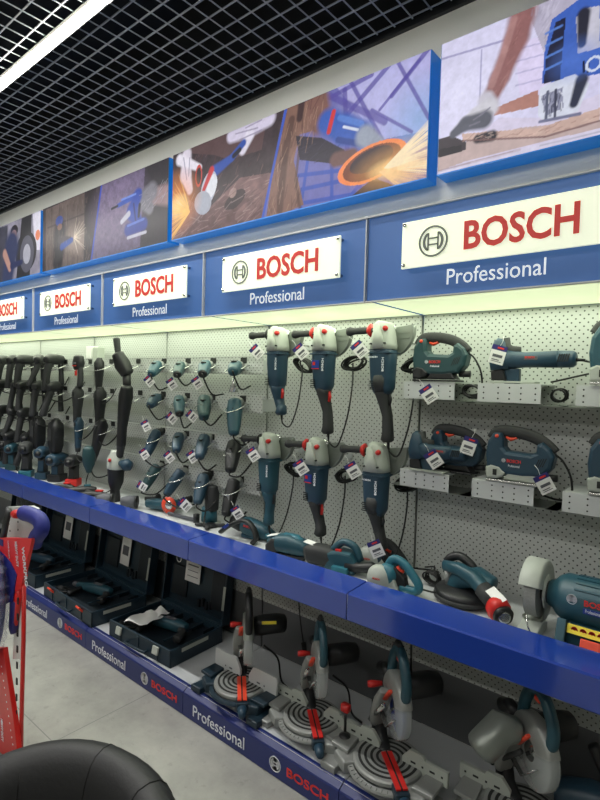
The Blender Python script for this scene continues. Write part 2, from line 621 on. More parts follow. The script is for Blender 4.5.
def bay(i, n):
    x1 = SEAM0 + n; x0 = x1 - 1.0
    t = thing('shelving_bay', '%s metal display bay with perforated back, blue shelf edge and blue plinth' % ORD[i].capitalize(), 'shelving', (x0, 0, 0), group='blue fronted display bays along the wall')
    # back: perforated panel above, plain panel low down
    g = .006
    MB().box((.5, 2.306, 1.262), (1 - 2 * g, .016, 1.664)).build('perforated_back', 'peg', t)
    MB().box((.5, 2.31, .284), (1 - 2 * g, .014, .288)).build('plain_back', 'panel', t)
    up = MB()
    up.box((.02, 2.335, 1.08), (.034, .05, 2.12))
    up.build('upright', 'slot', t)
    # middle shelf, its bevelled blue front
    sh = MB(); sh.box((.5, 2.085, .862), (.996, .42, .028)); sh.box((.0018, 1.80, .872), (.0034, .14, .09)); sh.build('shelf', 'white_paint', t)
    fa = MB()
    prof = [(1.884, .93 - .052), (1.874, .932), (1.734, .924), (1.728, .918), (1.726, .818), (1.732, .812), (1.748, .812), (1.748, .90), (1.86, .905), (1.87, .86)]
    fa.prism(prof, .003, .997, plane='yz')
    fa.build('shelf_fascia', 'blue_fascia', t)
    # base deck and plinth
    MB().box((.5, 2.02, .131), (.996, .56, .018)).build('base_deck', 'deck', t)
    kp = MB()
    kp.prism([(1.712, .004), (1.712, .118), (1.716, .124), (1.745, .142), (1.76, .142), (1.76, .128), (1.73, .11), (1.73, .004)], .002, .998, plane='yz')
    k = kp.build('plinth', 'blue_kick', t)
    MB().box((.5, 2.0, .06), (.99, .5, .12)).build('base_box', 'slot', t)
    if i < 7:
        letters('caption_lettering', 'Professional', 'print_white', k, (.085, 1.7115, .032), (R(90), 0, 0), width=.375, height=.058)
        logo_mb(.034, .0015).build('round_emblem', 'print_white', k, loc=(.655, 1.7115, .062))
        letters('brand_lettering', 'BOSCH', 'print_red', k, (.725, 1.7115, .042), (R(90), 0, 0), width=.225, height=.04, bold=.02)
    return t


def header(i, n):
    x1 = SEAM0 + n; x0 = x1 - 1.0
    t = thing('header_light_box', '%s blue header box with lit BOSCH sign plate over the shelves' % ORD[i].capitalize(), 'sign', (x0, 0, 0), group='lit header boxes over the bays')
    h = MB()
    h.box((.5, 1.81, 2.255), (.992, .02, .33))
    h.box((.5, 2.06, 2.412), (.992, .48, .014))
    for sx in (.008, .992):
        h.box((sx, 2.06, 2.255), (.008, .48, .32))
    h.build('blue_face', 'header', t)
    e = MB()
    e.box((.5, 1.797, 2.4235), (.998, .02, .007)); e.box((.5, 1.797, 2.0885), (.998, .02, .005)); e.box((.9965, 1.797, 2.256), (.005, .018, .33))
    e.build('edge_profile', 'white_paint', t)
    d = MB(); d.box((.5, 2.055, 2.098), (.984, .47, .006)); d.build('lit_underside', 'diffuser', t)
    area('box_light', (.5, 2.06, 2.088), .95, .42, HEAD_W, (.93, 1.0, .80), parent=t)
    p = MB(); p.box((.528, 1.772, 2.281), (.715, .008, .172), ch=.002)
    pl = p.build('sign_plate', 'sign_plate', t)
    logo_mb(.056, .003).build('round_emblem', 'logo_grey', pl, loc=(.297, 1.7685, 2.281))
    letters('brand_lettering', 'BOSCH', 'letter_red', pl, (.412, 1.7685, 2.233), (R(90), 0, 0), width=.362, height=.1, bold=.025, depth=.003)
    letters('caption_lettering', 'Professional', 'letter_white', t, (.34, 1.7995, 2.126), (R(90), 0, 0), width=.335, height=.056, bold=.0)
    for sx in (.182, .874):
        for z in (2.207, 2.355):
            q = MB(); q.lathe([(0, -.012), (.006, -.012), (.007, -.006), (.007, .028), (0, .028)], axis='y', n=14)
            q.build('standoff', 'chrome', t, loc=(sx, 1.772, z))
    return t


for i, n in enumerate(BAYS):
    bay(i, n); header(i, n)

# ================================================================== LIGHT-BOX POSTERS (flat prints)
class Canvas:
    def __init__(s, x0, x1, z0, z1, nx, nz):
        s.x0, s.x1, s.z0, s.z1 = x0, x1, z0, z1
        s.nx, s.nz = nx, nz
        u = np.linspace(x0, x1, nx); v = np.linspace(z0, z1, nz)
        s.X, s.Z = np.meshgrid(u, v)
        s.c = np.zeros((nz, nx, 3))
        rng = np.random.RandomState(5)
        s.rng = rng

    def P(s, px, py):
        q = atY(px, py, 2.298); return q.x, q.z

    def fill(s, m, col, a=1.0):
        col = np.array(srgb(*col)[:3]); m = (m * a)[..., None]
        s.c = s.c * (1 - m) + col * m

    def noise(s, sc, seed):
        rng = np.random.RandomState(seed)
        w = max(2, int((s.x1 - s.x0) / sc) + 2); h = max(2, int((s.z1 - s.z0) / sc) + 2)
        g = rng.rand(h, w)
        fx = (s.X - s.x0) / (s.x1 - s.x0) * (w - 1.001); fz = (s.Z - s.z0) / (s.z1 - s.z0) * (h - 1.001)
        ix, iz = fx.astype(int), fz.astype(int); tx, tz = fx - ix, fz - iz
        tx = tx * tx * (3 - 2 * tx); tz = tz * tz * (3 - 2 * tz)
        return (g[iz, ix] * (1 - tx) + g[iz, ix + 1] * tx) * (1 - tz) + (g[iz + 1, ix] * (1 - tx) + g[iz + 1, ix + 1] * tx) * tz

    def mottle(s, amt, sc=.05, seed=1, mask=None):
        n = s.noise(sc, seed) * .6 + s.noise(sc / 3, seed + 9) * .4
        f = 1 + (n - .5) * 2 * amt
        if mask is not None: f = 1 + (f - 1) * mask
        s.c *= f[..., None]

    def poly(s, pts, col, a=1.0, px=True):
        q = [s.P(*p) for p in pts] if px else pts
        ins = np.zeros(s.X.shape, bool)
        for i in range(len(q)):
            (xa, za), (xb, zb) = q[i - 1], q[i]
            if abs(zb - za) < 1e-9: continue
            c = ((za > s.Z) != (zb > s.Z)) & (s.X < (xb - xa) * (s.Z - za) / (zb - za) + xa)
            ins ^= c
        s.fill(ins.astype(float), col, a)
        return ins.astype(float)

    def ell(s, px, py, rx, rz, col, a=1.0, ang=0, soft=0.0, ring=0.0):
        cx, cz = s.P(px, py)
        ca, sa = math.cos(R(ang)), math.sin(R(ang))
        dx = (s.X - cx) * ca + (s.Z - cz) * sa; dz = -(s.X - cx) * sa + (s.Z - cz) * ca
        d = np.sqrt((dx / rx) ** 2 + (dz / rz) ** 2)
        if ring: m = (np.abs(d - 1) < ring).astype(float)
        elif soft: m = np.clip((1 - d) / soft, 0, 1)
        else: m = (d < 1).astype(float)
        s.fill(m, col, a); return m

    def line(s, p, q, w, col, a=1.0, w2=None):
        (xa, za), (xb, zb) = s.P(*p), s.P(*q)
        L2 = (xb - xa) ** 2 + (zb - za) ** 2
        t = np.clip(((s.X - xa) * (xb - xa) + (s.Z - za) * (zb - za)) / L2, 0, 1)
        d = np.sqrt((s.X - xa - t * (xb - xa)) ** 2 + (s.Z - za - t * (zb - za)) ** 2)
        ww = w if w2 is None else w + (w2 - w) * t
        s.fill(np.clip((ww - d) / (np.maximum(ww, .004) * .4) , 0, 1), col, a)

    def path(s, pts, w, col, a=1.0):
        for i in range(len(pts) - 1):
            w0 = w[i] if isinstance(w, list) else w; w1 = w[i + 1] if isinstance(w, list) else w
            s.line(pts[i], pts[i + 1], w0, col, a, w2=w1)

    def strokes(s, pts, n, ln, cols, ang, seed=1, w=.004, a=.5, px=True):
        """short directional marks inside a polygon: folds, grain, scratches"""
        rng = np.random.RandomState(seed)
        q = [s.P(*p) for p in pts]
        xs = [p[0] for p in q]; zs = [p[1] for p in q]
        for _ in range(n):
            cx = min(xs) + rng.rand() * (max(xs) - min(xs)); cz = min(zs) + rng.rand() * (max(zs) - min(zs))
            ins = False
            for i in range(len(q)):
                (xa, za), (xb, zb) = q[i - 1], q[i]
                if abs(zb - za) > 1e-9 and (za > cz) != (zb > cz) and cx < (xb - xa) * (cz - za) / (zb - za) + xa: ins = not ins
            if not ins: continue
            th = R(ang + rng.normal() * 14); l = ln * (.4 + .8 * rng.rand())
            xa, za, xb, zb = cx - l / 2 * math.cos(th), cz - l / 2 * math.sin(th), cx + l / 2 * math.cos(th), cz + l / 2 * math.sin(th)
            L2 = l * l
            t = np.clip(((s.X - xa) * (xb - xa) + (s.Z - za) * (zb - za)) / L2, 0, 1)
            d = np.sqrt((s.X - xa - t * (xb - xa)) ** 2 + (s.Z - za - t * (zb - za)) ** 2)
            s.fill(np.clip((w - d) / (w * .6), 0, 1), cols[rng.randint(len(cols))], a)

    def sparks(s, px, py, a0, a1, n, ln, seed, col=(255, 225, 150)):
        rng = np.random.RandomState(seed)
        cx, cz = s.P(px, py)
        for _ in range(n):
            a = R(a0 + (a1 - a0) * rng.rand()); l = ln * (.3 + .7 * rng.rand()); st = ln * .12 * rng.rand()
            xa, za = cx + st * math.cos(a), cz + st * math.sin(a)
            xb, zb = cx + l * math.cos(a), cz + l * math.sin(a) - .02 * rng.rand()
            L2 = (xb - xa) ** 2 + (zb - za) ** 2
            t = np.clip(((s.X - xa) * (xb - xa) + (s.Z - za) * (zb - za)) / L2, 0, 1)
            d = np.sqrt((s.X - xa - t * (xb - xa)) ** 2 + (s.Z - za - t * (zb - za)) ** 2)
            s.fill(np.clip((.004 - d) / .002, 0, 1) * (1 - .6 * t), col, .8)


PM, _nt, _b = new_mat('backlit_print')
_b.inputs['Specular IOR Level'].default_value = .12
_at = _nt.nodes.new('ShaderNodeVertexColor'); _at.layer_name = 'print'
_nt.links.new(_at.outputs[0], _b.inputs['Emission Color'])
_b.inputs['Emission Strength'].default_value = POSTER_E
_b.inputs['Base Color'].default_value = (.02, .02, .02, 1)
_b.inputs['Roughness'].default_value = .35


def poster(x0, x1, label, paint):
    z0, z1 = 2.735, 3.335
    t = thing('light_box_poster', label, 'poster', ((x0 + x1) / 2, 2.3, z0), group='light-box posters on the wall above the headers')
    w = x1 - x0
    fr = MB(); fr.box((0, .05, .3), (w, .098, .6)); fr.box((0, -.002, .003), (w, .008, .006))
    fr.build('box_frame', 'frame_blue', t)
    nx, nz = int(w * 290), 174
    cv = Canvas(x0 + .004, x1 - .002, z0 + .006, z1 - .002, nx, nz)
    paint(cv)
    cv.mottle(.10, .035, 31); cv.mottle(.06, .012, 47)
    me = bpy.data.meshes.new('print')
    vs = np.stack([cv.X - (x0 + x1) / 2, np.full(cv.X.shape, -.0045), cv.Z - z0], -1).reshape(-1, 3)
    idx = np.arange(nx * nz).reshape(nz, nx)
    fs = np.stack([idx[:-1, :-1], idx[:-1, 1:], idx[1:, 1:], idx[1:, :-1]], -1).reshape(-1, 4)
    me.from_pydata(vs.tolist(), [], fs.tolist())
    ca = me.color_attributes.new('print', 'FLOAT_COLOR', 'POINT')
    rgba = np.ones((nx * nz, 4)); rgba[:, :3] = np.clip(cv.c, 0, 1).reshape(-1, 3)
    ca.data.foreach_set('color', rgba.ravel())
    me.materials.append(PM)
    o = bpy.data.objects.new('print', me); COL.objects.link(o); o.parent = t
    return t


def paint3(c):
    c.fill(np.ones(c.X.shape), (74, 58, 64))
    c.mottle(.4, .3, 3)
    c.poly([(172, 160), (240, 128), (285, 108), (262, 222), (172, 245)], (64, 52, 58))
    # work piece: brown steel
    c.poly([(172, 215), (190, 200), (205, 212), (240, 178), (275, 172), (262, 222), (172, 246)], (122, 92, 92))
    c.poly([(172, 246), (200, 218), (225, 196), (262, 200), (262, 224)], (104, 76, 76))
    c.ell(235, 200, .1, .05, (60, 44, 48), ang=20)
    c.ell(233, 193, .035, .03, (160, 130, 126), ang=20)
    c.ell(248, 210, .12, .05, (146, 114, 112), .5, ang=15)
    c.mottle(.35, .05, 12)
    c.strokes([(172, 215), (190, 200), (240, 178), (275, 172), (262, 222), (172, 246)], 150, .09, ((150, 118, 116), (84, 60, 60), (176, 150, 150)), 18, 5)
    c.strokes([(182, 153), (270, 108), (262, 170), (200, 190)], 90, .07, ((120, 92, 92), (40, 32, 38), (90, 60, 62)), 50, 6)
    # jacket and gloves
    c.poly([(182, 153), (236, 128), (268, 112), (262, 150), (230, 160), (214, 155)], (92, 70, 72))
    c.path([(187, 155), (186, 175), (190, 190)], [.06, .07, .04], (226, 218, 232))
    c.path([(180, 160), (200, 168)], [.05, .03], (236, 230, 242))
    c.path([(232, 136), (250, 128), (270, 118)], [.055, .07, .06], (214, 206, 228))
    c.path([(243, 150), (250, 135)], [.04, .05], (228, 222, 238))
    for q_ in (((184, 158), (187, 180)), ((190, 158), (189, 176)), ((236, 134), (258, 128)), ((240, 140), (262, 130)), ((246, 128), (262, 120))):
        c.line(q_[0], q_[1], .006, (150, 142, 170), .8)
    # angle grinder
    c.path([(244, 143), (232, 158), (214, 172)], [.028, .03, .05], (52, 84, 170))
    c.path([(240, 150), (234, 156)], .02, (30, 32, 46))
    c.ell(209, 188, .075, .11, (190, 194, 210), ang=-20)
    c.ell(212, 186, .05, .075, (226, 228, 236), ang=-20)
    c.path([(212, 170), (204, 190)], [.03, .02], (196, 50, 56))
    c.ell(203, 203, .09, .075, (168, 172, 186), ang=-30)
    c.ell(199, 176, .025, .06, (50, 40, 44), ang=0)
    c.ell(199, 176, .03, .065, (200, 70, 60), ring=.15)
    # sparks low on the left
    c.ell(176, 203, .30, .25, (255, 150, 50), .8, soft=1.0)
    c.ell(178, 207, .14, .10, (255, 235, 170), 1, soft=.9)
    c.sparks(190, 212, 110, 220, 60, .42, 4, (255, 200, 110))
    # right half: blue steel hall
    r = c.poly([(285, 108), (432, 40), (434, 190), (262, 222)], (112, 112, 176))
    c.poly([(335, 85), (432, 45), (432, 130), (380, 140)], (176, 172, 222))
    c.ell(385, 90, .32, .26, (196, 196, 240), .8, soft=1)
    c.ell(420, 120, .25, .25, (120, 176, 226), .6, soft=1)
    for a, b, w in (((330, 96), (385, 122), .022), ((392, 62), (345, 118), .018), ((350, 80), (385, 145), .014), ((372, 75), (330, 98), .016), ((428, 50), (392, 96), .016), ((398, 62), (430, 120), .012), ((345, 90), (348, 160), .018), ((372, 110), (412, 132), .01), ((420, 60), (380, 110), .01)):
        c.line(a, b, w, (88, 78, 160), .8)
    for a, b in (((308, 160), (300, 214)), ((332, 165), (332, 205)), ((300, 190), (355, 178)), ((298, 204), (380, 190)), ((345, 170), (372, 200)), ((372, 168), (345, 204)), ((296, 176), (345, 170))):
        c.line(a, b, .014, (54, 84, 178), .9)
    c.poly([(352, 196), (374, 178), (396, 186), (402, 200), (355, 208)], (52, 42, 48))
    # worker's jacket and sleeves
    c.poly([(288, 108), (318, 97), (325, 108), (322, 128), (300, 135), (294, 160), (304, 205), (266, 221), (272, 180), (278, 150)], (134, 100, 88))
    c.path([(292, 120), (284, 160), (280, 210)], [.03, .04, .03], (84, 60, 56), .8)
    c.path([(300, 145), (296, 180), (300, 208)], .012, (92, 66, 60), .8)
    c.poly([(296, 136), (322, 138), (345, 150), (342, 165), (300, 160)], (46, 40, 56))
    c.path([(318, 100), (320, 120)], [.09, .1], (128, 92, 84))
    c.strokes([(288, 108), (325, 95), (325, 128), (294, 160), (304, 205), (266, 221), (278, 150)], 150, .08, ((164, 128, 110), (92, 64, 58), (70, 46, 46), (180, 146, 126)), 78, 15)
    c.strokes([(300, 138), (345, 150), (342, 165), (300, 160)], 40, .06, ((70, 62, 84), (30, 26, 40)), 10, 16)
    c.path([(302, 102), (300, 118)], .03, (70, 50, 52))
    # large grinder and disc
    c.path([(328, 122), (345, 130), (362, 134)], [.085, .09, .085], (54, 92, 180))
    c.path([(329, 132), (334, 112)], [.018, .018], (206, 54, 56))
    c.path([(340, 118), (362, 124)], .02, (96, 138, 216), .7)
    c.path([(338, 140), (360, 144)], .02, (34, 58, 130), .8)
    c.path([(344, 127), (358, 130)], .009, (214, 222, 240))
    for xx in (366, 370, 374): c.line((xx, 130), (xx + 1, 142), .007, (44, 48, 66), .8)
    c.path([(365, 136), (378, 145)], [.07, .05], (150, 158, 176))
    c.path([(336, 160), (352, 156)], [.05, .05], (110, 78, 76))
    c.ell(371, 163, .19, .085, (126, 66, 46), ang=8)
    c.ell(371, 160, .13, .055, (58, 42, 50), ang=8)
    c.ell(371, 163, .19, .085, (246, 140, 80), ring=.09, ang=8)
    c.ell(392, 168, .16, .06, (255, 226, 160), 1, soft=.8)
    c.ell(405, 165, .35, .14, (255, 190, 110), .7, soft=1)
    c.sparks(385, 168, -18, 38, 90, .46, 6, (255, 232, 190))
    c.sparks(380, 172, -40, 5, 30, .3, 8, (255, 210, 150))
    c.line((286.5, 108), (262, 222), .012, (60, 90, 190))


def paint4(c):
    c.fill(np.ones(c.X.shape), (214, 210, 240))
    c.ell(470, 90, .5, .4, (226, 224, 250), .9, soft=1)
    c.line((440, 60), (520, 36), .006, (150, 146, 190), .8)
    c.line((482, 50), (480, 100), .004, (160, 156, 196), .8)
    c.poly([(515, 45), (545, 35), (545, 90), (520, 96)], (224, 214, 246))
    for yy in (50, 62, 74, 86):
        c.line((516, yy), (546, yy - 8), .004, (184, 178, 216), .8)
    # shirt and forearm
    c.poly([(512, 12), (530, 4), (600, -30), (600, 50), (545, 55), (531, 20)], (184, 178, 200))
    c.mottle(.05, .02, 3)
    c.path([(523, 14), (516, 40), (500, 78), (490, 100)], [.07, .065, .055, .045], (150, 104, 104))
    c.path([(514, 20), (505, 50), (492, 85)], [.02, .02, .02], (186, 142, 140), .6)
    c.strokes([(523, 14), (512, 40), (496, 85), (488, 100), (500, 98), (520, 50)], 50, .05, ((176, 130, 126), (124, 80, 82)), 62, 3, a=.35)
    c.strokes([(531, 10), (560, 0), (560, 50), (546, 55)], 60, .04, ((150, 146, 170), (206, 202, 220)), 70, 4, a=.4)
    # bench, board, glove
    c.poly([(437, 165), (500, 118), (540, 118), (660, 70), (660, 140), (437, 178)], (216, 208, 232))
    c.poly([(437, 158), (470, 140), (520, 128), (600, 120), (660, 110), (600, 128), (470, 160), (437, 172)], (196, 174, 172))
    c.poly([(462, 134), (540, 128), (600, 108), (600, 120), (545, 136), (463, 141)], (206, 176, 166))
    c.poly([(496, 108), (538, 90), (540, 106), (494, 116)], (178, 128, 118))
    c.poly([(437, 140), (452, 136), (466, 142), (466, 150), (437, 158)], (62, 54, 62))
    c.path([(486, 100), (490, 108)], [.045, .05], (204, 200, 214))
    c.path([(488, 108), (476, 116), (466, 122)], [.05, .045, .03], (206, 204, 214))
    c.path([(484, 120), (466, 124), (454, 134)], [.05, .04, .025], (88, 90, 104))
    c.path([(478, 139), (492, 136)], [.025, .03], (50, 48, 58))
    c.line((540, 146), (600, 132), .004, (80, 80, 110), .6)
    c.strokes([(462, 134), (540, 128), (600, 108), (600, 120), (545, 136), (463, 141)], 120, .03, ((160, 124, 116), (226, 200, 188)), 12, 7, w=.003)
    c.line((463, 141), (545, 137), .005, (120, 90, 90), .8); c.line((545, 137), (600, 121), .005, (120, 90, 90), .8)
    c.line((437, 172), (520, 150), .006, (150, 120, 124), .7)
    c.poly([(437, 150), (462, 145), (462, 152), (437, 158)], (40, 36, 44))
    for q_ in (((480, 116), (490, 108)), ((474, 120), (484, 113)), ((470, 126), (480, 122))):
        c.line(q_[0], q_[1], .005, (120, 118, 136), .8)
    # jigsaw
    c.poly([(552, 20), (600, -16), (660, -30), (660, 60), (600, 74), (542, 84), (545, 50)], (64, 100, 190))
    c.poly([(546, 60), (556, 22), (566, 18), (560, 80), (544, 84)], (34, 36, 62))
    for yy in (34, 46, 58, 70):
        c.line((546, yy), (562, yy - 8), .006, (90, 130, 210), .9)
    c.poly([(576, 18), (588, 8), (600, 6), (600, 48), (578, 54)], (200, 198, 214))
    c.path([(584, 14), (582, 44)], [.03, .02], (44, 44, 60))
    c.poly([(540, 88), (575, 74), (590, 84), (578, 112), (545, 122), (538, 116)], (216, 220, 236))
    c.path([(582, 80), (574, 104)], [.03, .02], (52, 56, 76))
    c.ell(575, 60, .12, .10, (88, 126, 214), .6, soft=1)
    c.poly([(541, 96), (562, 88), (564, 108), (546, 116)], (150, 152, 176))
    c.strokes([(541, 96), (562, 88), (564, 108), (546, 116)], 60, .025, ((70, 72, 92), (230, 232, 244), (110, 112, 136)), 80, 9, w=.003, a=.8)
    c.path([(548, 92), (546, 120)], .007, (90, 94, 116)); c.path([(556, 90), (555, 118)], .006, (60, 62, 84))
    c.path([(540, 122), (580, 114)], .008, (120, 122, 150))
    c.mottle(.12, .015, 8, c.poly([(541, 96), (562, 88), (564, 108), (546, 116)], (150, 152, 176), 0.0))
    for xx in (584, 588):
        c.line((xx, 62), (xx, 72), .005, (16, 20, 50))
    c.ell(594, 64, .025, .025, (206, 216, 240), ring=.2)
    c.poly([(437, 172), (600, 128), (600, 160), (437, 182)], (220, 216, 236), .5)


def paint2(c):
    c.fill(np.ones(c.X.shape), (58, 52, 56))
    c.poly([(46, 210), (85, 192), (84, 262), (46, 272)], (106, 92, 88))
    c.mottle(.35, .06, 5)
    for a in (52, 60, 68, 78):
        c.line((a, 205), (a, 268), .008, (70, 60, 58), .6)
    c.line((48, 228), (84, 214), .01, (60, 52, 52), .7)
    c.ell(76, 240, .26, .16, (206, 186, 170), .5, soft=1)
    c.poly([(86, 190), (101, 184), (96, 262), (84, 262)], (52, 46, 50))
    c.path([(60, 232), (58, 262)], [.14, .12], (38, 36, 42))
    c.path([(60, 240), (70, 240)], [.05, .04], (66, 60, 66))
    c.ell(59.5, 221, .07, .045, (44, 70, 150)); c.ell(60, 227, .045, .03, (130, 96, 84))
    c.path([(62, 247), (72, 240)], [.04, .03], (44, 78, 160))
    c.strokes([(46, 210), (100, 188), (96, 262), (46, 272)], 120, .05, ((140, 120, 110), (44, 38, 40), (170, 150, 136)), 85, 11, a=.4)
    c.sparks(74, 238, -60, 80, 20, .25, 5, (230, 214, 190))
    m = c.poly([(102, 184), (148, 158), (148, 244), (92, 264)], (112, 100, 128))
    c.poly([(146, 158), (170, 148), (170, 245), (140, 250)], (58, 54, 60))
    c.ell(118, 205, .5, .3, (140, 124, 156), .7, soft=1)
    c.mottle(.3, .03, 15, m)
    c.path([(170, 194), (155, 196), (144, 199)], [.1, .075, .06], (156, 130, 134))
    c.path([(152, 192), (142, 200), (150, 208)], [.09, .08, .06], (128, 126, 136))
    c.path([(140, 193), (118, 206)], [.035, .02], (52, 86, 180))
    c.path([(138, 196), (132, 212), (140, 224)], [.07, .08, .06], (46, 74, 168))
    c.path([(128, 230), (144, 224)], [.06, .06], (40, 62, 150))
    c.path([(129, 214), (122, 222)], [.03, .025], (196, 196, 210))
    c.path([(140, 205), (139, 216)], .02, (30, 32, 50))
    c.path([(128, 238), (146, 232)], [.015, .015], (190, 190, 204))
    c.path([(122, 200), (136, 194)], .01, (110, 140, 220)); c.path([(134, 204), (136, 222)], .012, (28, 44, 110)); c.path([(128, 226), (144, 219)], .012, (86, 116, 200))
    c.path([(118, 206), (112, 209)], .012, (30, 30, 44))
    c.strokes([(140, 190), (170, 180), (170, 205), (142, 212)], 50, .05, ((170, 168, 178), (92, 90, 100)), 30, 9)
    c.line((102, 184), (91, 264), .014, (60, 84, 190))
    c.ell(120, 255, .6, .1, (60, 54, 66), .5, soft=1)


def paint1(c):
    c.fill(np.ones(c.X.shape), (150, 146, 162))
    c.poly([(-30, 240), (8, 225), (6, 290), (-30, 298)], (70, 70, 84))
    c.mottle(.3, .08, 3)
    c.poly([(22, 218), (32, 214), (30, 280), (16, 284)], (38, 38, 44))
    c.poly([(33, 214), (42, 210), (40, 250), (35, 250)], (226, 222, 236))
    c.ell(38, 235, .05, .05, (230, 130, 90))
    c.ell(26, 252, .24, .20, (40, 40, 46)); c.ell(27, 254, .12, .14, (176, 176, 188)); c.ell(27, 254, .12, .14, (90, 90, 104), ring=.3)
    c.ell(14.5, 231, .09, .06, (40, 34, 38)); c.ell(14, 235, .07, .05, (180, 140, 128))
    c.path([(12, 246), (8, 276)], [.2, .17], (52, 60, 96))
    c.path([(5, 254), (10, 268)], [.06, .05], (188, 144, 132))
    c.path([(12, 266), (22, 262)], [.05, .03], (40, 48, 90))


def paint0(c):
    c.fill(np.ones(c.X.shape), (84, 84, 96)); c.mottle(.5, .3, 3)


poster(-1.115, .845, 'light-box poster of a hand guiding a blue jigsaw over a board', paint4)
poster(-3.13, -1.165, 'light-box poster of orange grinder sparks with blue diagonal divider', paint3)
poster(-5.14, -3.175, 'light-box poster of a blue drill against a purple-grey wall', paint2)
poster(-7.15, -5.185, 'farthest light-box poster, worker in overalls beside a wheel', paint1)

# ================================================================== WIRE HOOKS, RAILS, TRAYS
ORDN = ['first', 'second', 'third', 'fourth', 'fifth', 'sixth', 'seventh', 'eighth', 'ninth', 'tenth', 'eleventh', 'twelfth']
ROWN = ['top', 'second', 'third', 'bottom']
RAIL_Z = [1.85, 1.625, 1.378, 1.152]


def rail(r, x0, x1, label):
    t = thing('tool_rail', label, 'rail', ((x0 + x1) / 2, 2.16, RAIL_Z[r]), group='perforated tool rails on the back panels')
    w = x1 - x0
    m = MB(); m.box((0, 0, 0), (w, .003, .1)); m.box((0, .012, .05), (w, .027, .003)); m.box((0, .012, -.05), (w, .027, .003))
    m.build('rail_face', 'peg', t)
    for s in (-1, 1):
        b = MB(); b.box((s * (w / 2 - .02), .08, -.005), (.012, .13, .07)); b.build('rail_bracket', 'white_paint', t)
    return t


for r in range(4):
    for k, (a, b) in enumerate(((-3.155, -2.065), (-4.155, -3.165), (-5.155, -4.165), (-6.155, -5.165))):
        rail(r, a, b, '%s rail of %s holding small tools' % (ROWN[r].capitalize() + (' row' if r else ' row'), ('the third nearest bay', 'the fourth nearest bay', 'the fifth nearest bay', 'the sixth nearest bay')[k]))


def hook(x, z, label):
    t = thing('wire_hook', label, 'hook', (x, 2.157, z), group='wire ring hooks on the tool rails')
    m = MB(); m.box((.0, 0, .028), (.05, .004, .034)); m.build('mounting_plate', 'slot', t)
    m = MB()
    pts = [(.054 * math.cos(a), -.06 - .068 * math.sin(a) , -.02 - .028 * math.sin(a)) for a in [R(-20 + 220 * j / 16) for j in range(17)]]
    pts = [(.054, -.002, .0)] + pts + [(-.054, -.002, .0)]
    m.sweep(pts, .0032, n=6)
    m.build('wire_ring', 'steel', t)
    return t


# ------------------------------------------------------------------ price tags
def tag_proto():
    t = thing('price_tag', 'x', 'price tag', (0, 0, -5))
    m = MB(); m.box((0, 0, 0), (.052, .0014, .05)); m.build('card', 'white', t)
    m = MB(); m.box((0, 0, .033), (.052, .0016, .018)); m.build('header_band', 'navy_card', t)
    m = MB(); m.box((.004, -.0013, .033), (.022, .0008, .006)); m.build('brand_mark', 'print_red', t)
    m = MB()
    m.box((0, -.0012, .004), (.034, .0008, .010))
    m.box((-.004, -.0012, -.010), (.026, .0008, .003)); m.box((0, -.0012, -.016), (.034, .0008, .002))
    m.build('printed_price', 'ink', t)
    m = MB(); m.sweep([(0, 0, .041), (.004, .004, .06), (.002, .01, .078)], .0008, n=5); m.build('string', 'white', t)
    return t


TAG0 = tag_proto()
_tag_used = [False]


def price_tag(px, py, Y, ang, what, s=1.0, yaw=28.0):
    s *= 1.08
    ang *= 1.2
    p = atY(px, py, Y)
    lab = 'white price tag with navy band hanging by ' + what
    if not _tag_used[0]:
        t = TAG0; _tag_used[0] = True
        t.location = p; t.rotation_euler = (0, R(-ang), R(yaw)); t['label'] = lab
    else:
        t = copy_tree(TAG0, p, (0, R(-ang), R(yaw)), lab)
    t.scale = (s, s, s)
    t['group'] = 'price tags on the tools'
    return t


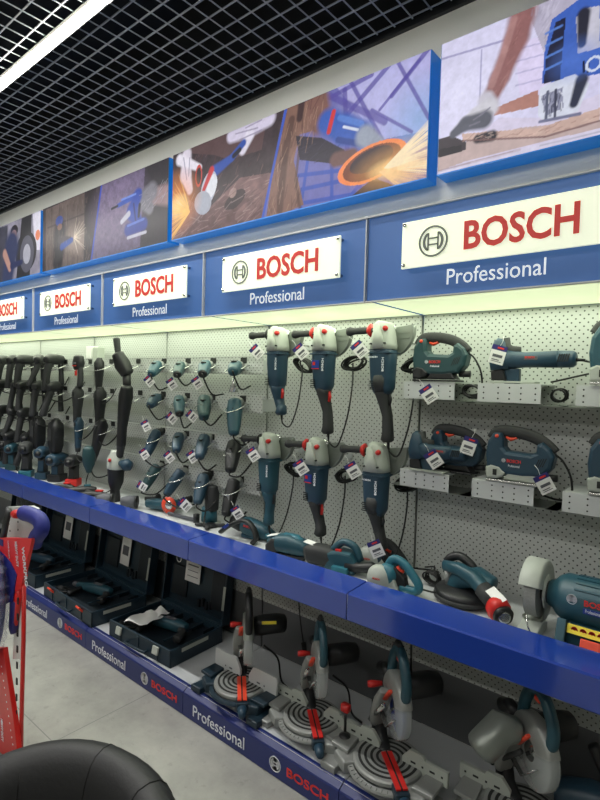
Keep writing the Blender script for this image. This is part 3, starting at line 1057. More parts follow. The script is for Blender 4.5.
# ================================================================== LARGE ANGLE GRINDERS
def big_grinder(px, py, v, label, cordend):
    t = thing('large_angle_grinder', label, 'angle grinder', atY(px, py, 2.09), group='large angle grinders hung handle down')
    m = MB()
    m.sweep([(.004, 0, .068), (.002, 0, .06), (0, 0, .035), (0, 0, 0), (0, 0, -.035), (0, 0, -.06)],
            [(.028, .028), (.038, .036), (.047, .045), (.053, .052), (.058, .055), (.06, .056)], n=20, up=(0, 1, 0), pw=2.7)
    m.sweep([(-.012, -.052, .052), (.0, -.055, -.01), (.006, -.058, -.055)], [(.014, .008), (.028, .012), (.034, .01)], n=12, up=(0, 1, 0))
    gh = m.build('gear_head', 'alu_paint', t)
    m = MB(); m.sweep([(.028, -.036, .032), (.036, -.056, .032)], [(.0125, .0125), (.011, .011)], n=14); m.build('spindle_button', 'red', t)
    for sx, sz in ((-.034, -.036), (.036, -.034), (-.008, -.02), (-.026, .02)):
        m = MB(); m.cyl((sx, -.048, sz), (sx, -.0605, sz), .0042, n=10); m.build('screw', 'black', gh)
    col = ('navy', 'navy', 'navy', 'teal', 'navy', 'navy')[v]
    wide = (.0, .003, .008, .002, .006, .008)[v]
    end = (-.33, -.40, -.41, -.36, -.35, -.35)[v]
    m = MB()
    m.sweep([(0, 0, -.058), (0, 0, -.07), (0, 0, -.13), (.002, 0, -.19), (.004, 0, -.235), (.004, 0, -.262)],
            [(.055, .052), (.053 + wide, .052), (.05 + wide, .05), (.047 + wide, .047), (.044 + wide, .044), (.03 + wide, .034)], n=20, up=(0, 1, 0), pw=3.0)
    m.box((.0, 0, -.076), (.114 + wide, .107, .006), ch=.002)
    hs = m.build('motor_housing', col, t)
    m = MB()
    for k in range(5):
        m.box((-.030 + .0, -.046, -.205 - .009 * k), (.026, .006, .004))
    m.build('vent_slots', 'slot', hs)
    m = MB()
    hm = 'grip' if v in (1, 2, 4, 5) else col
    sw = .012 if v != 3 else -.008
    m.sweep([(.004, 0, -.235), (.008, .0, -.27), (.014, .004, -.31), (.016 + sw, .006, -.36), (.018 + sw * 1.4, .004, end - .03), (.018 + sw * 1.4, 0, end - .06), (.018 + sw * 1.4, 0, end - .07)],
            [(.04 + wide, .042), (.032, .036), (.024, .03), (.021, .027), (.023, .03), (.028, .032), (.018, .022)], n=16, up=(0, 1, 0), pw=2.6)
    m.build('rear_handle', hm, t)
    if v in (2, 5):
        m = MB(); m.sweep([(.002, -.03, -.17), (.004, -.036, -.21), (.006, -.03, -.25)], [(.034, .016), (.03, .018), (.026, .014)], n=12, up=(0, 1, 0), pw=3)
        m.build('grip_shell', 'grip', hs)
    m = MB(); m.sweep([(.034, -.0, -.262), (.042, -.0, -.285), (.036, 0, -.31)], [(.007, .012)] * 3, n=8)
    m.build('trigger', 'red' if v in (1, 4, 0) else 'black', t)
    hx = .022 + sw * 1.4
    m = MB(); m.sweep([(hx, 0, end - .06), (hx + .004, 0, end - .095)], [(.008, .008), (.005, .005)], n=10)
    ce = cordend
    cable(m, [(hx + .002, 0, end - .08), (hx + .012, -.0, end - .115), (hx + .045, .02, end - .125), (.5 * (hx + ce[0]) + .045, .05, (end - .1) * .72 + .28 * ce[1]), (ce[0] + .02, .08, ce[1] * .55 + end * .42), (ce[0], .11, ce[1])], .0042)
    # coil against the panel
    rr = random.Random(v)
    for k in range(7):
        a0 = rr.random() * 2
        A, B = .052 + .014 * rr.random(), .018 + .018 * rr.random()
        tl = R((-30, 10, 20, -20, 8, 10)[v] + 12 * rr.random())
        pts = []
        for j in range(18):
            a = 2 * PI * j / 18 + a0
            x_, z_ = A * math.cos(a), B * math.sin(a)
            pts.append((ce[0] + x_ * math.cos(tl) - z_ * math.sin(tl), .10 + .008 * k, ce[1] + x_ * math.sin(tl) + z_ * math.cos(tl)))
        m.sweep(pts, .0048, n=6, closed=True)
    m.build('power_cord', 'cord', t)
    # side handle on the left
    m = MB()
    m.sweep([(-.056, 0, .03), (-.08, -.004, .03), (-.1, -.008, .03), (-.15, -.016, .028), (-.172, -.02, .027), (-.186, -.022, .027)],
            [(.012, .012), (.014, .014), (.017, .017), (.016, .016), (.022, .022), (.019, .019)], n=16)
    m.build('side_handle', 'grip', t)
    m = MB(); m.sweep([(-.064, 0, .03), (-.07, -.001, .03), (-.082, -.002, .03)], [(.03, .03), (.032, .032), (.022, .022)], n=20)
    m.build('handle_flange', 'red' if v in (1, 2, 4, 5) else 'black', t)
    # wheel guard behind, showing on the right
    m = MB()
    R0 = .125
    out = [(R0 * math.cos(R(a)), .035 + R0 * math.sin(R(a))) for a in range(-98, 12, 6)] + [(0.03, .045), (0, -.02)]
    m.prism(out, .055, .058)
    rim = [Vector((R0 * math.cos(R(a)), .055, .035 + R0 * math.sin(R(a)))) for a in range(-98, 12, 5)]
    m.sweep(rim, [(.003, .014)] * len(rim), n=8, up=(0, 1, 0), pw=4)
    for zz in (-.005, .02):
        m.box((.072, .053, zz), (.05, .003, .004))
    m.build('wheel_guard', 'guard', t)
    m = MB(); m.lathe([(0, 0), (.03, 0), (.03, .012), (.012, .016), (.012, .03), (0, .03)], c=(0, .055, .03), axis='y'); m.build('spindle', 'steel', t)
    letters('brand_lettering', 'BOSCH', 'print_white', hs, (.036, -.0475 - wide * .9, -.16), (R(90), R(-90), 0), width=.062, height=.011, bold=.02)
    if v in (1, 4):
        m = MB(); m.box((-.012, -.053, -.128), (.046, .002, .04), ch=.001); m.build('data_plate', 'blade', hs)
        m = MB(); m.box((-.012, -.054, -.149), (.046, .002, .004)); m.box((-.02, -.0545, -.124), (.016, .001, .016)); m.build('plate_stripe', 'red', hs)
    if v in (2, 5):
        letters('plate_lettering', 'BOSCH', 'print_white', hs, (-.04, -.0595, -.1), (R(90), 0, 0), width=.045, height=.008, bold=.02)
    # peg under the head
    return t


GRP = [
    (278, 340, 0, 'navy large angle grinder with black side handle, top row left of three', (.085, -.13)),
    (324.5, 339, 1, 'navy large angle grinder with red handle flange and blue data plate, top row middle', (.10, -.115)),
    (384, 336.5, 2, 'largest grey-headed angle grinder with black grip, top row beside the jigsaws', (.10, -.12)),
    (269.5, 446, 3, 'teal large angle grinder with black side handle, lower row left of three', (.085, -.13)),
    (317, 452, 4, 'navy large angle grinder with blue data plate, lower row middle', (.10, -.12)),
    (377, 458, 5, 'large angle grinder with black grip, lower row beside the jigsaw trays', (.10, -.12)),
]
for g in GRP:
    big_grinder(*g)
    p = atY(g[0], g[1], 2.09)
    h = thing('panel_hook', 'steel bracket hook behind the ' + g[3].split(',')[-1].strip() + ' grinder', 'hook', (p.x + .05, 2.298, p.z - .02), group='steel hooks holding the large grinders')
    m = MB(); m.box((0, -.004, 0), (.05, .006, .05), ch=.001); m.build('hook_plate', 'white_paint', h)
    m = MB(); m.sweep([(0, -.006, 0), (0, -.1, 0), (0, -.135, .004), (0, -.142, .016)], .004, n=8); m.build('hook_arm', 'steel', h)
for (px, py, an, w) in ((258, 353, 38, 'the top left large grinder'), (302, 353, 35, 'the top middle large grinder'), (361, 351, 35, 'the top right large grinder'),
                        (254, 456, 30, 'the lower left large grinder'), (302, 469, 30, 'the lower middle large grinder'), (354, 472, 28, 'the lower right large grinder')):
    price_tag(px, py, 2.0, an, w)


# ================================================================== JIGSAWS ON TRAYS
def tray(x0, x1, z, row, label):
    t = thing('perforated_tray', label, 'shelf', ((x0 + x1) / 2, 2.19, z), group='small perforated trays carrying the jigsaws')
    w = x1 - x0
    m = MB(); m.box((0, -.09, -.036), (w, .003, .072)); m.box((0, .008, 0), (w, .195, .003)); m.box((0, -.086, -.072), (w, .01, .002))
    m.build('tray_shell', 'white_paint', t)
    m = MB()
    for cx in (-.4, -.16, .02, .2, .42):
        for cz in (-.014, -.036, -.058):
            m.sweep([(cx * w, -.0918, cz), (cx * w, -.0895, cz)], .0034, n=8)
    m.build('punched_holes', 'slot', t)
    m = MB(); m.box((.01, .02, -.08), (w + .14, .17, .002)); m.build('bottom_shelf', 'guard', t)
    return t


def jigsaw_d(label, loc, rz=0, col='navy', tip=True, s=1.0, plate=True, brand=True):
    t = thing('jigsaw', label, 'jigsaw', loc, (0, 0, rz), scale=s)
    m = MB()
    m.prism([(-.112, .05), (-.118, .10), (-.112, .15), (-.092, .182), (-.062, .184), (-.054, .16), (-.052, .132), (-.04, .118), (.045, .114), (.062, .124), (.064, .15), (.082, .162), (.11, .14), (.124, .112), (.116, .07), (.088, .038), (.02, .03), (-.06, .032), (-.085, .034)], -.034, .034, ch=.013, smooth=False)
    b = m.build('body', col, t)
    m = MB()
    m.sweep(smooth_path([(-.104, 0, .158), (-.082, 0, .186), (-.03, 0, .19), (.04, 0, .178), (.09, 0, .152), (.118, 0, .124)], 4), [(.022, .0125)] * 21, n=12, up=(0, 1, 0), pw=2.6)
    m.build('top_handle', 'grip', t)
    m = MB(); m.sweep([(-.05, -.0, .168), (-.035, 0, .16), (-.012, 0, .168)], [(.012, .005), (.012, .008), (.012, .005)], n=10); m.build('trigger', 'orange', t)
    m = MB(); m.sweep([(-.076, -.018, .172), (-.076, -.036, .172)], [(.007, .007)] * 2, n=10); m.build('lock_button', 'orange', t)
    m = MB()
    m.prism([(-.112, .012), (-.115, .052), (-.095, .066), (-.062, .06), (-.04, .038), (-.05, .022), (-.075, .012)], -.036, .036, ch=.008)
    m.prism([(-.05, .012), (-.03, .04), (.06, .04), (.08, .012)], -.03, .03, ch=.006)
    m.build('front_casting', 'alu_paint' if plate else 'black', t)
    m = MB(); m.box((-.01, 0, .006), (.2, .076, .008), ch=.002); m.build('base_plate', 'steel' if plate else 'black', t)
    m = MB(); m.box((-.098, 0, -.006), (.007, .002, .04)); m.build('blade', 'steel', t)
    m = MB()
    m.cyl((.085, -.0, .034), (.13, 0, .036), .012, .013); m.build('dust_port', 'black', t)
    m = MB()
    for k in range(4): m.box((.07 + .008 * k, -.0335, .085 + .002 * k), (.003, .003, .034), rot=(0, R(22), 0))
    m.build('vent_slots', 'slot', b)
    m = MB(); m.box((-.078, -.036, .037), (.014, .004, .022)); m.build('blade_window', 'slot', t)
    if brand:
        letters('brand_lettering', 'BOSCH', 'print_red', b, (-.036, -.0345, .078), (R(90), 0, 0), width=.05, height=.012, bold=.02)
        logo_mb(.0075, .001).build('round_emblem', 'print_white', b, loc=(-.048, -.0345, .084))
        letters('caption_lettering', 'Professional', 'print_white', b, (-.03, -.0345, .062), (R(90), 0, 0), width=.04, height=.009)
    m = MB(); cable(m, [(.112, 0, .125), (.145, 0, .1), (.175, .0, .04), (.17, .02, -.03), (.12, .06, -.05), (.06, .08, -.045)], .004); m.build('power_cord', 'cord', t)
    return t


def jigsaw_barrel(label, loc, rz=0, col='navy', s=1.0, long=1.0, cord=True):
    t = thing('barrel_jigsaw', label, 'jigsaw', loc, (0, 0, rz), scale=s)
    L_ = .16 * long
    m = MB()
    m.sweep([(-.075, 0, .055), (-.078, 0, .09), (-.08, 0, .13), (-.078, 0, .165), (-.074, 0, .178)], [(.036, .038), (.038, .042), (.034, .036), (.031, .026), (.02, .016)], n=16, up=(1, 0, 0), pw=3)
    m.sweep([(-.07, 0, .1), (-.02, 0, .094), (.02, 0, .094), (L_ - .02, 0, .096)], [(.036, .04), (.032, .034), (.03, .03), (.033, .032)], n=18, up=(0, 0, 1), pw=2.6)
    b = m.build('body', col, t)
    m = MB(); m.sweep([(-.07, 0, .178), (-.062, 0, .14), (-.035, 0, .124), (.0, 0, .126)], [(.026, .02), (.026, .024), (.026, .016), (.02, .006)], n=12, up=(0, 1, 0)); m.build('grip_cap', 'grip', t)
    m = MB(); m.sweep([(L_ - .022, 0, .096), (L_ + .03, 0, .096), (L_ + .04, 0, .096)], [(.034, .033), (.033, .031), (.024, .024)], n=18); e = m.build('end_cap', col, t)
    m = MB()
    for k in range(5): m.box((L_ - .012 + .008 * k, -.032, .1), (.0035, .006, .03), rot=(0, R(15), 0))
    m.build('vent_slots', 'slot', e)
    m = MB(); m.prism([(-.105, .012), (-.107, .05), (-.06, .062), (-.045, .012)], -.03, .03, ch=.006); m.build('front_casting', 'black', t)
    m = MB(); m.box((-.02, 0, .006), (.17, .07, .008), ch=.002); m.build('base_plate', 'alu_paint', t)
    m = MB(); m.box((-.03, 0, .03), (.06, .03, .06), ch=.005); m.build('gear_foot', col, t)
    m = MB(); m.box((-.104, 0, .03), (.006, .003, .07)); m.build('blade', 'steel', t)
    m = MB(); m.box((.045, -.0305, .1), (.05, .0025, .014), ch=.0006); m.build('brand_plate', 'ink', b)
    letters('brand_lettering', 'BOSCH', 'print_red', b, (.025, -.0325, .0985), (R(90), 0, 0), width=.034, height=.008, bold=.02)
    if cord:
        m = MB(); m.cyl((L_ + .03, 0, .094), (L_ + .07, 0, .092), .007, .005); cable(m, [(L_ + .05, 0, .093), (L_ + .11, .02, .082), (L_ + .2, .06, .085), (L_ + .12, .09, .06), (.09, .09, .01)], .004); m.build('power_cord', 'cord', t)
    return t


T1Z, T2Z = 1.775, 1.385
trays = [(-1.14, -.905, T1Z, 'upper tray under the green handled jigsaw, nearest the large grinders'), (-.806, -.565, T1Z, 'upper middle tray under the barrel grip jigsaw'), (-.445, -.2, T1Z, 'upper tray at the right edge of the photo'),
         (-1.145, -.915, T2Z, 'lower tray under the pair of jigsaws with two price tags'), (-.815, -.575, T2Z, 'lower middle tray under the large navy jigsaw'), (-.475, -.23, T2Z, 'lower tray at the right edge of the photo')]
for a in trays: tray(a[0], a[1], a[2], 0, a[3])


def cord_coil_on(t, c, A=.05, B=.028, n=5, seed=1):
    rr = random.Random(seed); m = MB()
    for k in range(n):
        tl = R(rr.uniform(-25, 25)); a_, b_ = A * rr.uniform(.8, 1.1), B * rr.uniform(.8, 1.1)
        pts = [(c[0] + a_ * math.cos(2 * PI * j / 16) * math.cos(tl) - b_ * math.sin(2 * PI * j / 16) * math.sin(tl), c[1] + .007 * k, c[2] + a_ * math.cos(2 * PI * j / 16) * math.sin(tl) + b_ * math.sin(2 * PI * j / 16) * math.cos(tl)) for j in range(16)]
        m.sweep(pts, .004, n=6, closed=True)
    return m.build('cord_coil', 'cord', t)


j = jigsaw_d('green-teal jigsaw with black loop handle and silver lettering on the upper left tray', (-.985, 2.13, T1Z + .002), 0, 'green', plate=False, s=1.02)
cord_coil_on(j, (.13, .02, -.035), .04, .026, 5, 3)
j = jigsaw_barrel('navy barrel grip jigsaw with long ribbed motor end on the upper middle tray', (-.655, 2.14, T1Z + .002), 0, 'navy', long=.98)
cord_coil_on(j, (.13, .05, -.04), .03, .024, 4, 4)
jigsaw_d('teal jigsaw cut off by the right edge of the photo, upper tray', (-.275, 2.13, T1Z + .002), 0, 'teal', plate=True, s=1.15)
jigsaw_d('small navy jigsaw with loop handle standing behind the barrel jigsaw', (-.925, 2.19, T2Z + .002), 0, 'navy', plate=False, s=.98, brand=False)
jigsaw_barrel('short navy barrel jigsaw with red switch at the front of lower left tray', (-.995, 2.115, T2Z + .002), 0, 'navy', s=.95, long=.7, cord=False)
jigsaw_d('large navy BOSCH jigsaw with silver blade casting on the lower middle tray', (-.64, 2.13, T2Z + .002), 0, 'navy', s=1.06)
jigsaw_d('navy jigsaw cut off by the right edge of the photo, lower tray', (-.27, 2.13, T2Z + .002), 0, 'navy', s=1.1)
for (px, py, an, Y, w) in ((430, 396, 30, 2.07, 'the upper left jigsaw'), (497, 357, -12, 2.05, 'the upper middle barrel jigsaw'), (435, 461, 30, 2.07, 'the short barrel jigsaw, lower tray'),
                           (468, 448, -14, 2.1, 'the small loop handled jigsaw'), (546, 486, 25, 2.07, 'the large navy jigsaw')):
    price_tag(px, py, Y, an, w)


# ================================================================== SMALL TOOLS ON THE RAILS
def small_grinder(x, z, r, end, col, label, style=0, cordto=None):
    """body held by the ring hook, motor end towards the aisle; end = offset of the motor end"""
    t = thing('small_angle_grinder', label, 'power tool', (x, 2.08, z), group='small tools hung in ring hooks')
    e = Vector(end); d = e.normalized()
    s0 = -d * .03 + Vector((0, .015, 0))
    m = MB()
    m.sweep([s0, s0 + (e - s0) * .25, s0 + (e - s0) * .5, s0 + (e - s0) * .8, e], [(r * .95, r * .9), (r * 1.06, r), (r, r * .96), (r * .88, r * .84), (r * .72, r * .7)], n=16, pw=2.5, round_caps=True)
    b = m.build('motor_body', col, t)
    m = MB(); m.sweep([s0 + Vector((0, .004, .0)), s0 + Vector((0, .045, .004)), s0 + Vector((0, .06, .004))], [(r * .9, r * .9), (r * .75, r * .72), (r * .5, r * .5)], n=14)
    m.build('gear_head', 'alu' if style != 2 else 'black', t)
    m = MB(); m.sweep([e - d * .004, e + d * .014, e + d * .02], [(r * .76, r * .72), (r * .66, r * .62), (r * .4, r * .4)], n=14); m.build('end_cap', 'black' if style == 1 else col, t)
    m = MB(); q = s0 + (e - s0) * .45; m.box(q + Vector((.0, -r * .2, r * 1.0)), (r * .5, r * .7, r * .3), ch=.002); m.build('slide_switch', 'black', t)
    if style == 3:
        m = MB(); m.box(q + Vector((r * .2, -r * .95, 0)), (r * 1.0, .003, r * .9)); m.build('label_plate', 'alu', t)
    m = MB()
    ce = cordto or (.12, .03, -.14)
    mid = (e + Vector(ce)) / 2 + Vector((0, -.01, -.06))
    cable(m, [e + d * .012, e + d * .04, mid, Vector(ce)], .005); m.build('power_cord', 'cord', t)
    return t


def pistol_tool(x, z, col, label, tilt=12, length=.15, twin=False, s=1.0, rz=38):
    """head across the hook, handle hanging straight down"""
    t = thing('pistol_drill', label, 'power tool', (x, 2.06, z), (0, 0, R(rz)), group='pistol grip tools hung in ring hooks', scale=s)
    m = MB()
    m.sweep([(0, .09, .012), (0, .06, .016), (0, .0, .018), (0, -.05, .016), (0, -.075, .012)], [(.018, .018), (.03, .03), (.033, .034), (.031, .032), (.02, .022)], n=14, pw=2.4, round_caps=True)
    m.build('head', col, t)
    m = MB(); k = math.tan(R(tilt))
    m.sweep([(0, -.045, .0), (-.008, -.05, -.04), (-.01 - k * .05, -.05, -.1), (-.01 - k * .09, -.045, -length)], [(.02, .026), (.018, .024), (.017, .022), (.02, .028)], n=12, up=(0, 1, 0), pw=2.6, round_caps=True)
    m.build('handle', 'grip', t)
    m = MB(); m.sweep([(0, .09, .012), (0, .105, .012)], [(.014, .014), (.01, .01)], n=12); m.build('chuck', 'black', t)
    m = MB(); m.box((0, -.018, -.02), (.01, .014, .022), ch=.002); m.build('trigger', 'black', t)
    if rz in (46, 58, 30):
        k2 = -.01 - k * .09
        m = MB(); cable(m, [(k2, -.045, -length - .01), (k2 + .01, -.045, -length - .05), (.06, -.02, -length - .075), (.13, .03, -length - .03), (.17, .06, -length + .05)], .0042); m.build('power_cord', 'cord', t)
    if twin:
        m = MB(); m.sweep([(.012, .04, .0), (.016, .045, -.06), (.022, .04, -.13)], [(.016, .018), (.014, .016), (.016, .02)], n=12, up=(0, 1, 0), round_caps=True); m.build('battery_handle', 'black', t)
    return t


def curved_cable_tool(x, z, label, col='black', s=1.0, rot=0, btn=False):
    """long straight bodied tool hung vertically"""
    t = thing('straight_power_tool', label, 'power tool', (x, 2.06, z), (0, R(rot), 0), group='long straight tools hung in ring hooks', scale=s)
    m = MB(); m.sweep([(0, 0, .04), (0, 0, .02), (0, 0, -.03), (0, 0, -.10), (0, 0, -.18)], [(.02, .02), (.034, .034), (.036, .034), (.027, .027), (.022, .023)], n=14, up=(0, 1, 0), pw=2.5, round_caps=True)
    m.build('body', col, t)
    m = MB(); m.sweep([(0, 0, -.175), (.004, 0, -.22)], [(.022, .023), (.018, .018)], n=12, up=(0, 1, 0)); m.build('rear_grip', 'grip', t)
    m = MB(); m.box((0, -.036, -.0), (.018, .008, .03), ch=.002); m.build('switch', 'red' if btn else 'grip', t)
    m = MB(); cable(m, [(.004, 0, -.21), (.01, -.01, -.26), (.07, 0, -.29), (.14, .02, -.24), (.17, .04, -.17)], .0038); m.build('power_cord', 'cord', t)
    return t


XC = [-2.224, -2.492, -2.738, -2.995]
XW = ['nearest the large grinders', 'second column from the large grinders', 'third column from the large grinders', 'fourth column from the large grinders']
RN = ['top rail', 'second rail', 'third rail', 'bottom rail']
# (dx, z, radius, end vector, colour, style)
SG = {
    (0, 0): (-.0, 1.832, .040, (.06, -.06, -.02), 'teal', 0), (0, 1): (-.0, 1.836, .038, (.085, -.075, -.04), 'teal', 1), (0, 2): (0, 1.83, .036, (.085, -.07, -.04), 'green', 1), (0, 3): (0, 1.832, .038, (.06, -.06, -.04), 'teal', 0),
    (1, 0): (0, 1.60, .043, (.055, -.04, -.13), 'teal', 0), (1, 1): (0, 1.615, .042, (.085, -.06, -.07), 'green', 3), (1, 2): (0, 1.61, .036, (.1, -.06, -.06), 'teal', 1), (1, 3): (0, 1.615, .036, (.05, -.06, -.03), 'navy', 2),
    (2, 0): (0, 1.36, .042, (.045, -.05, -.10), 'black', 3), (2, 1): (0, 1.375, .038, (.05, -.055, -.07), 'navy', 0), (2, 2): (0, 1.37, .036, (.07, -.055, -.05), 'navy', 0), (2, 3): (0, 1.365, .034, (.01, -.05, -.11), 'navy', 2),
    (3, 0): (0, 1.135, .038, (.02, -.05, -.13), 'black', 3), (3, 1): (0, 1.13, .038, (.035, -.05, -.10), 'navy', 2), (3, 2): (0, 1.13, .036, (-.02, -.05, -.10), 'navy', 1), (3, 3): (0, 1.13, .036, (-.01, -.05, -.10), 'green', 3),
}
CW = {'teal': 'teal', 'green': 'green-teal', 'navy': 'navy blue', 'black': 'dark grey'}
for (r, c), (dx, z, rad, end, col, st) in SG.items():
    small_grinder(XC[c] + dx, z, rad, end, col, '%s small power tool on %s, %s' % (CW[col], RN[r], XW[c]), st,
                  cordto=((.10, .04, -.10), (.13, .05, -.16), (.12, .05, -.06), (.08, .05, -.13))[(r + c) % 4])
    hook(XC[c], RAIL_Z[r], 'wire ring hook on %s, %s' % (RN[r], XW[c]))
for (px, py, an, w) in ((150, 382, 35, 'the tool on top rail, fourth column'), (172.5, 385, 30, 'the tool on top rail, third column'), (198, 384, 30, 'the tool on top rail, second column'),
                        (172.5, 419, 40, 'the tool on second rail, third column'), (193, 417, 42, 'the tool on second rail, second column'),
                        (146.5, 427, 25, 'the tool on third rail, fourth column'), (193, 458, 30, 'the tool on third rail, second column'), (170, 458, 35, 'the tool on third rail, third column'),
                        (145, 455, 30, 'the cord loop in the third row'), (143, 487, 50, 'the tool on bottom rail, fourth column'), (238, 514, 30, 'the black carry strap on the shelf')):
    price_tag(px, py, 2.0, an, w, s=.95)
# little funnel nozzle hanging in the nearest column
t = thing('spray_nozzle', 'small steel funnel nozzle hanging under the top rail, nearest column', 'nozzle', (-2.2, 2.06, 1.73))
m = MB(); m.lathe([(0, .05), (.008, .05), (.01, .02), (.028, -.035), (.026, -.035), (.007, .02), (0, .02)], axis='z'); m.build('funnel', 'steel', t)
m = MB(); m.cyl((0, 0, .05), (0, .01, .085), .004); m.build('stem', 'black', t)

# left field: dark pistol tools, columns farther along the wall
LX = [-3.97, -4.37, -4.65, -4.91, -5.14, -5.38]
LW = ['fifth bay right column', 'fifth bay second column', 'fifth bay third column', 'fifth bay left column', 'sixth bay right column', 'sixth bay second column']
LW = ['just left of the bay seam', 'second column left of that seam', 'third column left of that seam', 'fourth column left of that seam', 'fifth column left of that seam', 'sixth column left of that seam']
for c in range(1, 6):
    for r in range(4):
        if r >= 2 and c in (1, 2): continue
        kind = 'twin' if c in (1, 2, 3) else ''
        pistol_tool(LX[c] + (.01 if r % 2 else 0), RAIL_Z[r] + .02, 'black', 'black pistol grip tool on %s, %s' % (RN[r], LW[c]), tilt=(6, 10, 22, 8)[(r + c) % 4], twin=bool(kind), s=1.35, length=(.15, .165, .14)[(r * 2 + c) % 3], rz=(46, 30, 58, 20, 40)[(r * 3 + c) % 5])
        hook(LX[c], RAIL_Z[r], 'wire ring hook on %s, %s' % (RN[r], LW[c]))


def boxy_tool(x, z, label):
    t = thing('boxy_cordless_tool', label, 'power tool', (x, 2.06, z), group='boxy black tools on the third rail')
    m = MB(); m.sweep([(0, 0, .05), (0, 0, .03), (0, 0, -.02), (0, 0, -.15), (0, 0, -.19)], [(.04, .03), (.06, .05), (.062, .052), (.06, .05), (.045, .04)], n=18, up=(0, 1, 0), pw=4, round_caps=True)
    b = m.build('body', 'black', t)
    m = MB(); m.box((0, -.054, -.06), (.07, .006, .1), ch=.003); m.build('front_panel', 'grip', b)
    m = MB(); m.cyl((0, 0, .05), (0, 0, .075), .02); m.build('collar', 'grip', t)
    m = MB(); cable(m, [(.0, 0, -.2), (.03, 0, -.25), (.14, .02, -.28), (.25, .04, -.22)], .0038); m.build('power_cord', 'cord', t)
    return t


boxy_tool(-4.66, 1.33, 'boxy black power tool on the third rail, farther of the two')
boxy_tool(-4.33, 1.33, 'boxy black power tool on the third rail, nearer of the two')
hook(-4.66, RAIL_Z[2], 'wire ring hook holding the farther boxy black tool'); hook(-4.33, RAIL_Z[2], 'wire ring hook holding the nearer boxy black tool')
# detector with red display
t = thing('wall_scanner', 'black wall scanner with red button and display hanging on the top rail', 'detector', (-3.97, 2.06, 1.86))
m = MB(); m.sweep([(0, 0, .045), (0, 0, .0), (0, 0, -.035)], [(.05, .03), (.065, .034), (.05, .03)], n=18, up=(0, 1, 0), pw=2.6, round_caps=True); m.build('head', 'black', t)
m = MB(); m.sweep([(.03, 0, -.03), (.034, 0, -.1), (.03, 0, -.17)], [(.024, .022), (.024, .022), (.026, .024)], n=12, up=(0, 1, 0), round_caps=True); m.build('handle', 'grip', t)
m = MB(); m.box((0, -.035, .0), (.05, .004, .016)); m.build('display', 'ink', t)
m = MB(); m.box((0, -.035, -.02), (.06, .004, .008)); m.box((.014, -.028, -.075), (.03, .004, .045)); m.build('red_panel', 'red', t)
hook(-3.97, RAIL_Z[0], 'wire ring hook holding the wall scanner')
t = thing('display_box', 'small pale cardboard box standing on the top rail above the wall scanner', 'box', (-3.97, 2.2, 1.902))
MB().box((-.03, -.01, .05), (.07, .07, .1), ch=.002).build('carton', 'white', t); MB().box((.05, 0, .045), (.07, .06, .09), ch=.002).build('side_carton', 'alu_paint', t)

ST = [(-3.66, 1.85, 'black straight tool on top rail left of the upright polisher', 'black', 1.0, 0), (-3.64, 1.62, 'long black straight tool on second rail left of the polisher', 'black', 1.25, 2), (-3.97, 1.62, 'dark paired grip tool on second rail under the wall scanner', 'grip', 1.2, 3),
      (-3.95, 1.385, 'slim dark blue straight tool on third rail under the paired grip tool', 'navy', 1.0, 4), (-3.62, 1.385, 'black tool tilted to the left on third rail, above the shelf', 'black', 1.3, 24)]
for x_, z_, lb, col, s_, ro in ST:
    curved_cable_tool(x_, z_, lb, col, s_, ro)
    hook(x_, RAIL_Z[{1.85: 0, 1.62: 1, 1.385: 2}[z_]], 'wire ring hook holding the ' + lb.split(' on ')[0])
t = thing('straight_grinder', 'light teal straight grinder hanging above the shelf at the left, cord looped', 'power tool', tuple(atY(89, 458, 2.02)))
m = MB(); m.sweep([(0, 0, .06), (0, 0, .03), (0, 0, -.05), (0, 0, -.1)], [(.045, .045), (.05, .05), (.042, .042), (.02, .02)], n=18, up=(0, 1, 0), round_caps=True); m.build('body', 'green', t)
m = MB(); cable(m, [(0, 0, -.1), (.0, -.02, -.2), (.12, -.03, -.26), (.3, 0, -.2), (.4, .04, -.1)], .004); m.build('power_cord', 'cord', t)
# upright polisher with upward handle, long
t = thing('long_neck_polisher', 'tall black long neck polisher with handle pointing up, left of the teal tools', 'power tool', (-3.30, 2.03, 1.85))
m = MB(); m.sweep([(-.03, -.03, .17), (-.02, -.02, .06)], [(.024, .024), (.02, .02)], n=14, up=(0, 1, 0), round_caps=True); m.build('upper_handle', 'grip', t)
m = MB(); m.sweep([(-.02, -.02, .06), (0, 0, .0), (.02, .02, -.05)], [(.04, .04), (.055, .05), (.045, .045)], n=16, up=(0, 1, 0), pw=2.6, round_caps=True); m.build('head', 'black', t)
m = MB(); m.sweep([(.02, .02, -.05), (.035, .02, -.2)], [(.03, .03), (.026, .026)], n=14, up=(0, 1, 0)); m.build('neck', 'black', t)
hook(-3.30, RAIL_Z[0], 'wire ring hook holding the long neck polisher')
t = thing('paint_stirrer', 'long black two-section tool hanging from the second rail under the polisher', 'power tool', (-3.27, 2.03, 1.63))
m = MB(); m.sweep([(.03, 0, .05), (.02, 0, 0), (.0, 0, -.1), (-.02, 0, -.22), (-.03, 0, -.34)], [(.04, .04), (.05, .045), (.04, .04), (.032, .032), (.03, .03)], n=16, up=(0, 1, 0), pw=2.6, round_caps=True); m.build('body', 'black', t)
m = MB(); m.sweep([(-.03, 0, -.34), (-.045, 0, -.42)], [(.03, .03), (.024, .024)], n=14, up=(0, 1, 0), round_caps=True); m.build('rear_grip', 'grip', t)
hook(-3.27, RAIL_Z[1], 'wire ring hook holding the long two-section tool')
